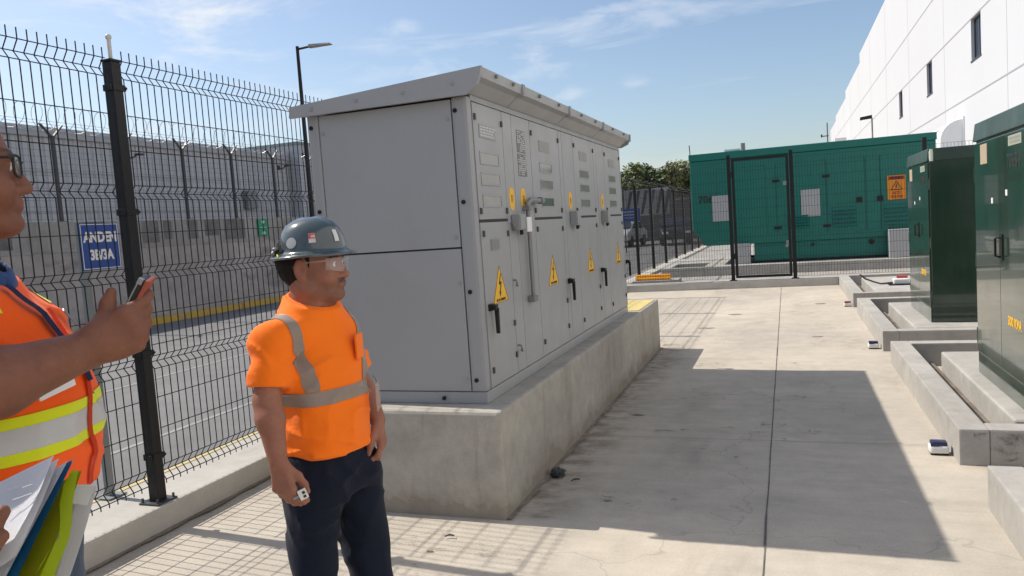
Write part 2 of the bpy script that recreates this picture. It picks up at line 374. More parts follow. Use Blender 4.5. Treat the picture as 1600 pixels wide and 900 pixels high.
# dried stains and grit patches on the slab
def blotch(c, r, seed, mat, sx=1.0):
    mb = MB(); n = 22; c = Vector(c)
    vs = []
    for i in range(n):
        w = 2 * math.pi * i / n; q = r * (0.6 + 0.55 * noise.noise((math.cos(w) * 1.4 + seed * 3.1, math.sin(w) * 1.4, seed)))
        vs.append(mb.bm.verts.new(c + Vector((math.cos(w) * q * sx, math.sin(w) * q, 0))))
    mb.bm.faces.new(vs); return tag(mb.build('pavement_stain', mat), kind='structure')
M_stain = concrete('dried_stain', (0.29, 0.255, 0.215, 1), 0.25, 5, (0.38, 0.34, 0.3, 1), 0.8)
for i, (x, y, r, sx) in enumerate([(-1.02, 4.18, 0.022, 2.0), (-0.37, 5.07, 0.016, 1.4), (-1.1, 10.9, 0.09, 2.2), (0.3, 10.0, 0.05, 2), (-1.75, 3.35, 0.018, 1.5), (-1.2, 6.1, 0.035, 3), (-0.8, 12.3, 0.07, 2.5), (0.45, 13.4, 0.08, 2)]):
    blotch((x, y, 0.005), r, i + 2, M_stain, sx)
# dust and grit gathered along the foot of the plinth
# soft brown dirt washed against the plinth and dark scuffs across the slab (thin deposits with ragged, see-through edges)
def soft_dirt(name, col, thr, amt, scale, fall=None):
    m, t, p = new_mat(name); co = nd(t, 'ShaderNodeTexCoord').outputs['Object']; mp2 = nd(t, 'ShaderNodeMapping'); t.links.new(co, mp2.inputs['Vector']); mp2.inputs['Scale'].default_value = (0.8, 1.6, 1)
    n = noise_node(t, scale, 7, 0.72, mp2.outputs[0], 0.5); a = ramp(t, n.outputs['Fac'], [(thr, grey(0)), (thr + .16, grey(amt))]).outputs[0]
    if fall:
        sx_ = nd(t, 'ShaderNodeSeparateXYZ'); t.links.new(co, sx_.inputs[0]); mr = nd(t, 'ShaderNodeMapRange'); mr.inputs['From Min'].default_value = fall[0]; mr.inputs['From Max'].default_value = fall[1]; mr.inputs['To Min'].default_value = 1; mr.inputs['To Max'].default_value = 0
        t.links.new(sx_.outputs['X'], mr.inputs['Value']); mu = nd(t, 'ShaderNodeMath', operation='MULTIPLY'); t.links.new(a, mu.inputs[0]); t.links.new(mr.outputs[0], mu.inputs[1]); a = mu.outputs[0]
    t.links.new(a, p.inputs['Alpha']); p.inputs['Base Color'].default_value = col; p.inputs['Roughness'].default_value = .95; p.inputs['Specular IOR Level'].default_value = .1
    return m
def deposit(x0, x1, y0, y1, z, mat):
    mb = MB(); mb.quad([(x0, y0, z), (x1, y0, z), (x1, y1, z), (x0, y1, z)]); return tag(mb.build('pavement_dirt', mat, recalc=False), kind='structure')
deposit(-1.51, -0.75, 3.85, 9.6, .0095, soft_dirt('washed_brown_dirt', (0.17, 0.13, 0.09, 1), .44, .55, 5.5, (-1.50, -1.12)))
M_scuff = soft_dirt('dark_scuffs', (0.10, 0.085, 0.07, 1), .57, .75, 9)
for x0, x1, y0, y1 in ((-1.0, -.25, 5.12, 5.22), (-1.15, .3, 5.60, 5.78), (-.9, .1, 6.7, 6.85), (-1.3, -.7, 10.4, 11.2), (-.6, .7, 12.2, 12.6), (-2.4, -1.2, 3.05, 3.5), (.2, .85, 9.4, 9.9), (-1.3, .2, 8.0, 8.35), (-.24, -.06, 5.3, 6.9), (-1.1, -.6, 4.0, 4.35)): deposit(x0, x1, y0, y1, .0105, M_scuff)
def dust_strip(x0, y0, y1, z, w, seed):
    mb = MB(); prev = None; n = int((y1 - y0) / 0.05)
    for i in range(n + 1):
        y = y0 + (y1 - y0) * i / n; ww = w * (0.55 + 0.9 * abs(noise.noise((y * 2.3, seed, 0))) + 0.4 * abs(noise.noise((y * 9, seed, 3))))
        q = (mb.bm.verts.new((x0, y, z)), mb.bm.verts.new((x0 + ww, y, z)))
        if prev: mb.bm.faces.new((prev[0], prev[1], q[1], q[0]))
        prev = q
    return tag(mb.build('pavement_dirt', M_dust), kind='structure')
M_dust = concrete('damp_dust', (0.27, 0.225, 0.18, 1), 0.3, 5, (0.42, 0.37, 0.31, 1), 0.8)
dust_strip(-1.51, 3.8, 9.3, 0.012, 0.055, 3)
dust_strip(-3.41, -2.0, 16.4, 0.012, 0.05, 8)
# long kerb that carries the wire fence
mb = MB(); mb.box(-3.94, -3.41, -8, 16.45, -0.02, 0.15, 0.018)
tag(mb.build('kerb', M_kerb), kind='structure')
mb = MB(); mb.box(-3.945, -3.895, -8, 16.45, 0.10, 0.154)
tag(mb.build('kerb_yellow_edge', paint('worn_kerb_yellow', (0.52, 0.42, 0.20, 1), 0.8, 0, 0.15, scale=7, dirt=0.85, dirt_col=(0.42, 0.39, 0.34, 1))), kind='structure')
# kerb across the end of the yard, and the gravel yard behind it
mb = MB(); mb.box(-3.94, 0.92, 16.46, 16.86, -0.02, 0.15, 0.012)
mb.box(0.925, 7.9, 16.5, 16.86, -0.02, 0.15, 0.012)
tag(mb.build('end_kerb', M_kerb), kind='structure')
sheet('gravel_yard', -3.9, 7.99, 16.86, 42, 0.11, M_gravel)
mb = MB(); mb.box(-3.7, -3.3, 16.87, 42, -0.02, 0.17, 0.012)
tag(mb.build('yard_kerb', M_kerb), kind='structure')
# road paint
for i, (a, b, w) in enumerate([((-5.2, -10), (-5.2, 40), 0.06), ((-7.6, -10), (-7.6, 40), 0.06)]):
    mb = MB(); mb.quad([(a[0] - w / 2, a[1], -0.002), (a[0] + w / 2, a[1], -0.002), (b[0] + w / 2, b[1], -0.002), (b[0] - w / 2, b[1], -0.002)])
    tag(mb.build('road_marking', paint('worn_road_paint' if i == 0 else 'worn_road_paint_b', (0.29, 0.285, 0.275, 1), 0.8, scale=9, dirt=0.95, dirt_col=(0.2, 0.2, 0.2, 1))), kind='structure')

# ---- retaining wall beyond the road, with a yellow kerb at its foot
wall = thing('retaining_wall', 'long stained concrete retaining wall beyond the road under the spiked fence', 'wall', (-13.3, 15, 0))
mb = MB(); mb.prism([(-13.25, -40, -0.05), (-13.25, -40, 0.2), (-13.62, -40, 1.72), (-14.6, -40, 1.72), (-14.6, -40, -0.05)], (0, 100, 0)); mb.build('sloped_face', M_rwall, wall)
mb = MB(); mb.box(-13.95, -13.66, -40, 60, 1.722, 2.32, 0.01); mb.build('upper_wall', M_rwall2, wall)
mb = MB(); mb.box(-14.65, -13.6, -40, 60, 1.70, 1.75); mb.build('ledge', M_rwall2, wall)
M_patch = concrete('dark_wall_patch', (0.17, 0.165, 0.16, 1), 0.3, 1.6, (0.30, 0.29, 0.28, 1), 0.7, streak=True)
for y0_, y1_, z0_ in ((13.5, 14.0, 1.80), (14.15, 14.4, 1.86), (14.9, 15.25, 1.84), (15.5, 16.0, 1.9), (16.2, 17.0, 1.78), (12.0, 12.5, 1.85), (19.5, 20.6, 1.8), (9.6, 10.4, 1.8)):
    mb = MB(); mb.box(-13.659, -13.655, y0_, y1_, z0_, 2.30); mb.build('dark_patch', M_patch, wall)
mb = MB()
yy = -40.0; k = 0
while yy < 60:
    mb.box(-13.27, -13.12, yy, yy + 1.96, -0.02, 0.13, 0.015); yy += 2.0
tag(mb.build('road_kerb_yellow', M_dyel), kind='structure')

# ---- Y-post fence with razor coils on that wall
yf = thing('security_fence', 'dark Y-topped post fence with razor wire coils on top of the far retaining wall', 'fence', (-13.8, 15, 2.32))
for k in range(-6, 14):
    y = 11.62 + 1.757 * k; mb = MB()
    mb.box(-13.83, -13.77, y - 0.03, y + 0.03, 2.2, 4.05); mb.box(-13.87, -13.73, y - 0.07, y + 0.07, 2.32, 2.335)
    for s in (-1, 1): mb.hexa([(-13.825, y - 0.02, 4.0), (-13.775, y - 0.02, 4.0), (-13.775, y + 0.02, 4.0), (-13.825, y + 0.02, 4.0)],
                              [(-13.825 + s * .03, y + s * .22 - 0.02, 4.27), (-13.775 + s * .03, y + s * .22 - 0.02, 4.27), (-13.775 + s * .03, y + s * .22 + 0.02, 4.27), (-13.825 + s * .03, y + s * .22 + 0.02, 4.27)])
    mb.build('post', M_gwire, yf)
mb = MB(); pts = []
for i in range(1300):
    w = 2 * math.pi * i / 13; pts.append((-13.8 + 0.26 * math.cos(w), 0.5 + i * 0.0285, 4.40 + 0.26 * math.sin(w)))
mb.tube(pts, 0.006, 3)
for z, dx in ((4.13, 0), (4.3, .15), (4.3, -.15)): mb.cyl((-13.8 + dx, 0.5, z), (-13.8 + dx, 37.5, z), 0.004, n=3)
mb.build('razor_wire', M_razor, yf)
mb = MB()
for i in range(310): mb.cyl((-13.8, 0.5 + i * 0.12, 2.35), (-13.8, 0.5 + i * 0.12, 4.02), 0.0028, n=3, cap=False)
for i in range(14): mb.cyl((-13.8, 0.5, 2.37 + i * 0.125), (-13.8, 37.5, 2.37 + i * 0.125), 0.0028, n=3, cap=False)
mb.build('mesh_panel', M_gwire, yf)

# ---- corrugated warehouse far left
M_corr, t, p = new_mat('corrugated_grey_cladding')
co = nd(t, 'ShaderNodeTexCoord').outputs['Object']; sx = nd(t, 'ShaderNodeSeparateXYZ'); t.links.new(co, sx.inputs[0])
nn = noise_node(t, 0.35, 5, 0.6, co); c = mixc(t, nn.outputs['Fac'], (0.42, 0.43, 0.445, 1), (0.50, 0.51, 0.525, 1)); t.links.new(c, p.inputs['Base Color']); p.inputs['Roughness'].default_value = 0.55
wh = thing('warehouse', 'long low grey corrugated warehouse behind the spiked fence at left', 'building', (-36, 10, 0))
mb = MB(); yy = -60.0; prof = []
while yy < 41.8:                       # ribbed long side
    prof += [(-30.0, yy), (-30.0, yy + 0.22), (-29.93, yy + 0.27), (-29.93, yy + 0.45)]; yy += 0.5
bot = [mb.bm.verts.new((x, y, -0.05)) for x, y in prof]; topv = [mb.bm.verts.new((x, y, 7.05)) for x, y in prof]
for i in range(len(prof) - 1): mb.bm.faces.new((bot[i], bot[i + 1], topv[i + 1], topv[i]))
mb.build('ribbed_wall', M_corr, wh)
mb = MB(); mb.box(-48, -30.02, -60, 41.75, -0.05, 7.0); mb.build('wall', M_corr, wh)
mb = MB(); mb.prism([(-29.80, -60, 7.02), (-29.80, -60, 7.25), (-39, -60, 8.2), (-48.2, -60, 7.25), (-48.2, -60, 7.02)], (0, 101.9, 0)); mb.build('roof', M_corr, wh)
mb = MB(); mb.box(-29.86, -29.80, -60, 41.9, 6.82, 7.03); mb.build('gutter', paint('gutter_grey', (0.36, 0.37, 0.38, 1)), wh)
for z in (1.9, 3.6, 5.3):
    mb = MB(); mb.box(-29.925, -29.90, -60, 41.7, z, z + 0.05); mb.build('sheet_lap', paint('lap_grey', (0.33, 0.34, 0.35, 1)), wh)
mb = MB(); mb.box(-29.92, -29.55, 37.3, 38.2, 3.7, 4.75, 0.03); mb.box(-29.6, -29.53, 37.42, 38.08, 3.85, 4.6); mb.build('wall_vent', M_galv, wh)
an = thing('warehouse_annex', 'taller grey annex at the far end of the low warehouse', 'building', (-33, 50, 0))
mb = MB(); mb.box(-45, -29.2, 42.2, 60, -0.05, 7.75); mb.build('wall', M_corr, an)
mb = MB(); mb.box(-45.1, -29.1, 42.1, 60.1, 7.752, 7.95); mb.build('parapet', M_galv, an)
def wall_light(y, z, lab):
    w = thing('wall_light', lab, 'wall light', (-29.9, y, z), 'wall lights on the warehouse')
    mb = MB(); mb.box(-29.92, -29.88, y - 0.1, y + 0.1, z - 0.14, z + 0.14); mb.build('back_plate', M_gwire, w)
    mb = MB(); mb.tube([(-29.9, y, z - .06), (-29.7, y + .05, z - .08), (-29.5, y + .15, z + .05)], 0.035, 6); mb.build('arm', M_gwire, w)
    mb = MB(); mb.box(-29.6, -29.3, y + .1, y + .45, z + .04, z + .13, .02); mb.build('lamp_head', M_gwire, w)
wall_light(29.2, 6.25, 'small dark wall light on the grey warehouse just right of the near fence post')
wall_light(41.0, 6.3, 'small dark wall light on the grey warehouse just left of the grey cabinet roof')

# ---- street lamp behind the cabinet
sl_ = thing('street_lamp', 'tall dark street lamp with a flat grey head rising behind the grey cabinet', 'street lamp', (-12.7, 18.75, 0))
mb = MB(); mb.cyl((-12.7, 18.75, 0), (-12.7, 18.75, 7.03), 0.085, 0.045, 12); mb.build('pole', M_black, sl_, smooth=True)
mb = MB(); mb.box(-12.88, -12.52, 18.57, 18.93, -0.01, 0.03); mb.build('base_plate', M_black, sl_)
mb = MB(); mb.cyl((-12.72, 18.75, 6.95), (-12.3, 18.84, 7.0), 0.032, n=8); mb.build('arm', M_black, sl_)
mb = MB(); mb.hexa([(-12.36, 18.74, 6.97), (-11.72, 18.9, 7.01), (-11.77, 19.13, 7.01), (-12.42, 18.97, 6.97)], [(-12.35, 18.76, 7.05), (-11.78, 18.92, 7.05), (-11.81, 19.11, 7.05), (-12.4, 18.95, 7.05)], 0.02)
mb.build('lamp_head', paint('lamp_grey', (0.30, 0.30, 0.29, 1), 0.5), sl_)

# ---- green direction sign on the upper wall
gs = thing('evacuation_sign', 'small green sign with white arrows fixed to the far concrete wall', 'sign', (-13.6, 17.6, 2.0))
mb = MB(); mb.box(-13.66, -13.6, 17.50, 17.90, 1.82, 2.28, 0.004); mb.build('plate', paint('sign_green', (0.01, 0.26, 0.14, 1), 0.5), gs)
mb = MB()
for cz, s in ((2.16, 1), (1.94, -1)):
    mb.prism([(-13.598, 17.66, cz), (-13.598, 17.74, cz), (-13.598, 17.74, cz + s * .04), (-13.598, 17.79, cz + s * .04), (-13.598, 17.70, cz + s * .09), (-13.598, 17.61, cz + s * .04), (-13.598, 17.66, cz + s * .04)], (0.004, 0, 0))
mb.box(-13.598, -13.594, 17.54, 17.86, 2.045, 2.055); mb.build('arrows', M_white, gs)

# ---- far end of the road: boundary wall, banner, parked cars, trees
fb = thing('boundary_wall', 'grey block wall across the far end of the road below the trees', 'wall', (-9, 52, 0))
mb = MB(); mb.box(-30, -3.0, 52, 52.25, -0.05, 2.6); mb.build('block_wall', concrete('far_block_wall', (0.13, 0.128, 0.125, 1), 0.2, 0.9, (0.05, 0.05, 0.05, 1), 0.6), fb)
mb = MB(); mb.box(-30.05, -2.95, 51.93, 52.32, 2.602, 2.72); mb.build('coping', M_rwall2, fb)
bn = thing('banner', 'pale torn banner with dark slanting bars hung at the far end of the road', 'banner', (-8.6, 46, 1.6))
mb = MB(); mb.box(-9.2, -6.4, 46, 46.05, 1.72, 3.3); mb.build('cloth', paint('banner_cloth', (0.30, 0.29, 0.28, 1), 0.8, scale=2, var=0.3), bn)
mb = MB()
for i in range(6): mb.prism([(-9.1 + i * .45, 45.99, 1.8), (-8.95 + i * .45, 45.99, 1.8), (-8.6 + i * .45, 45.99, 3.2), (-8.8 + i * .45, 45.99, 3.2)], (0, .005, 0))
mb.build('bars', M_gwire, bn)
for x_ in (-9.2, -6.4): mb = MB(); mb.cyl((x_, 46.02, 0), (x_, 46.02, 3.4), .05, n=8); mb.build('pole', M_gwire, bn)
bs = thing('notice_board', 'small dark blue notice board on posts beside the far fence', 'sign', (-7.0, 36, 0))
mb = MB(); mb.box(-7.35, -6.45, 36, 36.04, 1.45, 2.05, .01); mb.build('board', M_blue, bs)
mb = MB()
for i in range(3): mb.box(-7.25 + 0.03 * i, -6.6 - .1 * (i % 2), 35.992, 35.998, 1.88 - i * .14, 1.94 - i * .14)
mb.build('lettering', paint('faded_white', (0.35, 0.37, 0.42, 1)), bs)
for x_ in (-7.2, -6.6): mb = MB(); mb.cyl((x_, 36.06, 0), (x_, 36.06, 2.0), .03, n=8); mb.build('post', M_gwire, bs)
def car(x, y, rz, col, lab, s=1.0):
    c = thing('parked_car', lab, 'car', (x, y, 0), 'cars parked at the far end of the road')
    body = [(-2.1, .35), (-2.1, .75), (-1.95, .92), (-1.2, .98), (-.75, 1.42), (.75, 1.46), (1.3, 1.02), (2.0, .85), (2.12, .6), (2.1, .35)]
    mb = MB(); mb.prism([(px_, -.82, pz) for px_, pz in body], (0, 1.64, 0), .06); b = mb.build('body', paint('car_paint_' + lab[:6].strip().replace(' ', '_'), col, 0.25, 0.2, coat=0.5), None)
    mb = MB(); mb.prism([(-1.08, -.825, 1.0), (-.7, -.825, 1.36), (.7, -.825, 1.39), (1.15, -.825, 1.03)], (0, 1.65, 0)); g = mb.build('window', M_wing, None)
    mb = MB(); mb.prism([(.86, -.7, 1.40), (1.30, -.75, 1.06), (1.32, .75, 1.06), (.88, .7, 1.40)], (.03, 0, .02)); g2 = mb.build('windscreen', M_wing, None)
    ws = []
    for wx in (-1.3, 1.32):
        for wy in (-.83, .63):
            mb = MB(); mb.cyl((wx, wy, .32), (wx, wy + .2, .32), .32, n=20); ws.append(mb.build('wheel', M_black, None))
    hl = []
    for wy in (-.6, .6):
        mb = MB(); mb.box(2.02, 2.14, wy - .17, wy + .17, .62, .76, .02); hl.append(mb.build('headlight', M_plastic, None))
    for o in [b, g, g2] + ws + hl: o.parent = c
    c.rotation_euler = (0, 0, rz)
car(-5.9, 43.5, R(-80), (0.015, 0.015, 0.018, 1), 'black car parked near the far trees behind the fence')
car(-8.9, 44.2, R(-95), (0.62, 0.62, 0.62, 1), 'white car parked below the pale banner behind the fence')

def leaf_mat(name, c):
    m, t, p = new_mat(name); co = nd(t, 'ShaderNodeTexCoord').outputs['Object']
    n = noise_node(t, 1.3, 3, 0.6, co); t.links.new(mixc(t, ramp(t, n.outputs['Fac'], [(0.35, grey(0)), (0.65, grey(1))]).outputs[0], sc(c, 0.55), sc(c, 1.4)), p.inputs['Base Color'])
    p.inputs['Roughness'].default_value = 0.6; p.inputs['Specular IOR Level'].default_value = 0.3; return m
M_leaf = [leaf_mat('leaf_%s' % k, c) for k, c in (('olive', (0.12, 0.15, 0.045, 1)), ('dark', (0.085, 0.12, 0.04, 1)), ('dry', (0.15, 0.16, 0.065, 1)))]
M_bark = paint('bark', (0.10, 0.075, 0.055, 1), 0.9, scale=8, var=0.25)
def tree(x, y, h, w, seed, lab, k=0, n=4200):
    rnd = random.Random(seed); T = thing('roadside_tree', lab, 'tree', (x, y, 0), 'trees beyond the far end of the road')
    mb = MB(); top = Vector((x + rnd.uniform(-.3, .3), y, h * .55)); mb.tube([(x, y, -.05), (x + rnd.uniform(-.1, .1), y, h * .3), top], [.17, .13, .08], 8)
    lobes = []
    for i in range(11):
        a = rnd.uniform(0, 6.283); rr = w * (rnd.random() ** .6) * .62; z = h * rnd.uniform(.42, .86)
        c = Vector((x + rr * math.cos(a), y + rr * math.sin(a) * .8, z)); lobes.append((c, w * rnd.uniform(.22, .40)))
        mb.tube([(x, y, h * rnd.uniform(.25, .4)), (Vector((x, y, h * .4)) + c) / 2 + Vector((0, 0, .15)), c], [.07, .045, .02], 5)
    mb.build('trunk', M_bark, T)
    mb = MB()
    for i in range(n):
        c, r = lobes[rnd.randrange(len(lobes))]
        d = Vector((rnd.gauss(0, 1), rnd.gauss(0, 1), rnd.gauss(0, .8))).normalized() * r * (rnd.random() ** .4) * rnd.uniform(.8, 1.2)
        p0 = c + d; s = rnd.uniform(.10, .22); u = Vector((rnd.gauss(0, 1), rnd.gauss(0, 1), rnd.gauss(0, .6))).normalized(); v = u.orthogonal().normalized()
        mb.quad([p0 - u * s, p0 + v * s * .55, p0 + u * s, p0 - v * s * .55])
    mb.build('crown', M_leaf[k], T, recalc=False)
tl = [(-17.6, 62, 6.3, 2.7, 1, 'dark green tree almost hidden behind the far edge of the grey cabinet'),
      (-15.2, 60, 6.2, 2.7, 0, 'olive green tree just right of the grey cabinet at the far road end'),
      (-13.2, 62, 6.4, 2.6, 2, 'pale green tree second from the grey cabinet in the far tree row'),
      (-11.4, 60, 6.0, 2.5, 0, 'olive green tree in the middle of the far tree row above the pale banner'),
      (-9.6, 61, 6.2, 2.5, 1, 'dark green tree in the far row right of the pale banner'),
      (-7.9, 60, 6.1, 2.4, 2, 'pale green tree in the far row next to the green generator edge'),
      (-5.9, 61, 6.0, 2.6, 0, 'olive green tree whose crown is cut by the green generator edge')]
for i, (x, y, h, w, k, lab) in enumerate(tl): tree(x, y, h, w, 40 + i, lab, k)

# ---- white building on the right
wb = thing('white_building', 'huge white rendered building with stepped roofline and narrow windows at right', 'building', (8, 60, 0))
BX = 8.0
wins = [(15.0, 16.8), (26.55, 28.35), (38.03, 39.85), (49.55, 51.3), (61.3, 63.0)]
wz0, wz1 = 7.52, 9.34
mb = MB()
secs = [(-30, 92.1, 17.5), (92.1, 113.5, 16.55), (113.5, 135.3, 15.65), (135.3, 152, 14.9)]
# wall face built round the window openings
ycuts = [-30] + [v for w in wins for v in w] + [92.1]
mb.box(BX, BX + .35, -30, 92.1, -.05, wz0); mb.box(BX, BX + .35, -30, 92.1, wz1, 17.5)
for i in range(0, len(ycuts), 2): mb.box(BX, BX + .35, ycuts[i], ycuts[i + 1], wz0, wz1)
bmesh.ops.remove_doubles(mb.bm, verts=mb.bm.verts[:], dist=1e-5)
for (a, b, z) in secs[1:]: mb.box(BX, BX + .35, a, b, -.05, z)
mb.box(BX + .36, BX + 40, -30, 152, -.05, 14.5)
mb.build('wall', M_bldg, wb)
mb = MB()
for z in (12.43, 9.36, 6.03): mb.box(BX - .012, BX - .002, -30, 152, z - .03, z + .03)
for y in range(-26, 150, 12):
    top = [z for a, b, z in secs if a <= y < b][0]; mb.box(BX - .006, BX - .0015, y - .012, y + .012, 0, top)
mb.build('panel_joint', M_bseam, wb)
for (a, b) in wins:
    mb = MB(); t_ = .07
    mb.box(BX + .12, BX + .2, a, a + t_, wz0, wz1); mb.box(BX + .12, BX + .2, b - t_, b, wz0, wz1); mb.box(BX + .12, BX + .2, a + t_, b - t_, wz0, wz0 + t_); mb.box(BX + .12, BX + .2, a + t_, b - t_, wz1 - t_, wz1)
    mb.box(BX + .13, BX + .19, (a + b) / 2 - .03, (a + b) / 2 + .03, wz0 + t_, wz1 - t_)
    w = mb.build('window', M_winf, wb)
    mb = MB(); mb.box(BX + .15, BX + .165, a + t_ - .01, b - t_ + .01, wz0 + t_ - .01, wz1 - t_ + .01); mb.build('pane', M_wing, w)
    mb = MB(); mb.box(BX - .03, BX + .12, a - .06, b + .06, wz0 - .07, wz0 - .001); mb.build('sill', M_winf, w)
# white elbow hood
def hood(y, w_, lab):
    mb = MB(); pts = [(BX - 1.0, y, 3.2), (BX - 1.0, y, 4.35)]
    for i in range(9):
        a = math.pi - i * math.pi / 16; pts.append((BX - .05 + .95 * math.cos(a), y, 4.35 + .85 * math.sin(a)))
    pts += [(BX - .03, y, 3.2)]
    mb.prism(pts, (0, w_, 0), .02); mb.box(BX - .06, BX - .01, y - .08, y + w_ + .08, 3.1, 5.3)
    return mb.build('vent_hood', M_white, wb, smooth=.5)
hood(41.6, 1.6, ''); hood(44.2, 1.6, '')
# yard lamp in front of the building, and a thin mast far away
yl = thing('yard_lamp', 'small dark lamp head on a pale pole in front of the white building', 'street lamp', (3.92, 40, 0))
mb = MB(); mb.cyl((3.92, 40, 0), (3.92, 40, 5.5), .05, .035, 10); mb.build('pole', M_steel, yl)
mb = MB(); mb.hexa([(3.40, 39.9, 5.44), (3.92, 39.9, 5.48), (3.92, 40.1, 5.48), (3.40, 40.1, 5.44)], [(3.42, 39.92, 5.58), (3.92, 39.93, 5.64), (3.92, 40.07, 5.64), (3.42, 40.08, 5.58)], .02); mb.build('lamp_head', M_black, yl)
ma = thing('antenna_mast', 'thin antenna mast beside the far end of the white building', 'mast', (7.4, 150, 0))
mb = MB(); mb.cyl((7.4, 150, 0), (7.4, 150, 16.2), .09, n=6); mb.build('pole', M_gwire, ma)
mb = MB(); mb.box(6.4, 7.6, 149.9, 150.1, 13.8, 13.95); mb.box(6.3, 6.55, 149.8, 150.2, 13.7, 14.2); mb.build('crossarm', M_gwire, ma)
sb = thing('rooftop_unit', 'small pale box unit at the far foot of the white building', 'machine', (7.2, 110, 0))
mb = MB(); mb.box(6.3, 7.7, 110, 111.5, 9.2, 10.2, .05); mb.box(6.9, 7.1, 110.6, 110.9, 0, 9.2); mb.build('casing', M_plastic, sb)
M_pane = paint('window_pane_reflecting', (0.25, 0.245, 0.225, 1), 0.12, 0.0, 0.12, scale=5)
M_paneg = paint('window_pane_greenish', (0.09, 0.13, 0.115, 1), 0.12, 0.0, 0.12, scale=5)
M_dhinge = paint('dark_hinge', (0.10, 0.10, 0.10, 1), 0.45, 0.4)
M_boxg = paint('box_grey', (0.30, 0.31, 0.31, 1), 0.4, 0.1)
M_pplate = paint('pale_grey_plate', (0.40, 0.40, 0.40, 1), 0.6)
M_orange = paint('sign_orange', (0.75, 0.25, 0.01, 1), 0.5)
M_sred = paint('sign_red', (0.35, 0.03, 0.02, 1), 0.5)
M_tubes = paint('orange_yellow_plastic', (0.72, 0.30, 0.015, 1), 0.4)
M_lug = paint('pale_lug', (0.55, 0.58, 0.50, 1), 0.5)

# ================================================================== NEAR FENCE
FX = -3.5
HZ = [(2.678, 0), (2.625, -.035), (2.578, 0), (2.374, 0), (2.178, 0), (1.98, 0), (1.942, -.035), (1.905, 0), (1.711, 0), (1.513, 0), (1.476, -.035), (1.439, 0), (1.244, 0),
      (1.06, 0), (0.995, 0), (0.957, -.035), (0.919, 0), (0.751, 0), (0.569, 0), (0.353, 0), (0.306, -.035), (0.260, 0)]
PITCH_F = 2.35
fence = thing('wire_fence', 'black folded wire mesh fence on the kerb along the left side of the yard', 'fence', (FX, 3.38, 0.15))
def post_parts():
    out = []
    y = 3.37
    mb = MB(); mb.box(FX - .033, FX + .033, y - .033, y + .033, .152, 2.66, .005); out.append(mb.build('post', M_black, fence))
    mb = MB(); mb.box(FX - .038, FX + .038, y - .038, y + .038, 2.662, 2.675, .003); out.append(mb.build('post_cap', M_black, fence))
    mb = MB(); mb.box(FX - .07, FX + .07, y - .075, y + .075, .151, .161)
    for sx_ in (-.055, .055):
        for sy in (-.06, .06): mb.cyl((FX + sx_, y + sy, .16), (FX + sx_, y + sy, .185), .007, n=6)
    out.append(mb.build('base_plate', M_gwire, fence))
    for z in (2.52, 1.83, 1.02, .42):
        mb = MB()
        mb.box(FX - .039, FX + .039, y - .039, y + .039, z - .018, z + .018, .003)
        mb.box(FX + .015, FX + .033, y + .039, y + .054, z - .015, z + .015); mb.box(FX + .015, FX + .033, y - .054, y - .039, z - .015, z + .015)
        mb.cyl((FX + .033, y + .047, z), (FX + .042, y + .047, z), .008, n=6)
        out.append(mb.build('clamp', M_black, fence))
    return out
pp = post_parts()
ks = (-3, -2, -1, 1, 2, 3, 4, 5)
for k in ks:
    for o in pp: c = o.copy(); COL.objects.link(c); c.location.y = k * PITCH_F
mb = MB(); mb.cyl((FX, 3.37, 2.67), (FX, 3.37, 2.80), .011, n=8); mb.ball((FX, 3.37, 2.80), .017); mb.build('post_finial', paint('weathered_white_rod', (0.5, 0.48, 0.44, 1)), fence, smooth=True)
mb = MB()
ny = 41; y0, y1 = 3.38 + .065, 3.38 + PITCH_F - .065
for i in range(ny):
    y = y0 + (y1 - y0) * i / (ny - 1)
    pts = [(FX, y, 2.735)]
    for z, dx in HZ: pts.append((FX + dx, y, z))
    pts.append((FX, y, .235)); mb.tube(pts, .0032, 4, cap=False)
for z, dx in HZ: mb.cyl((FX + dx + .0045, y0 - .01, z), (FX + dx + .0045, y1 + .01, z), .0032, n=4, cap=False)
wp = mb.build('mesh_panel', M_wire, fence)
for k in (-4, -3, -2, -1, 1, 2, 3, 4): c = wp.copy(); COL.objects.link(c); c.location.y = k * PITCH_F

# blue platform sign behind the fence
sg = thing('platform_sign', 'blue sign with white lettering on a grey post just behind the wire fence', 'sign', (-3.88, 3.40, .15))
mb = MB(); mb.box(-3.905, -3.865, 3.365, 3.405, .152, 1.80, .003); mb.build('post', M_galv, sg)
mb = MB(); mb.box(-3.95, -3.82, 3.32, 3.45, .1545, .162); mb.build('foot_plate', M_galv, sg)
mb = MB(); mb.box(-3.864, -3.858, 3.355, 3.630, 1.515, 1.79, .0); plate = mb.build('plate', M_blue, sg)
mb = MB()
for a in ((3.360, 3.625, 1.781, 1.785), (3.360, 3.625, 1.520, 1.524), (3.360, 3.364, 1.524, 1.781), (3.621, 3.625, 1.524, 1.781)): mb.box(-3.8578, -3.857, *a)
mb.build('white_border', M_white, sg)
text('lettering', 'ANDEN', .082, (-3.8565, 3.493, 1.705), (0, 1, 0), (0, 0, 1), M_white, sg, bold=.0035, xscale=.82)
text('lettering', '3B/3A', .082, (-3.8565, 3.493, 1.600), (0, 1, 0), (0, 0, 1), M_white, sg, bold=.0035, xscale=.80)

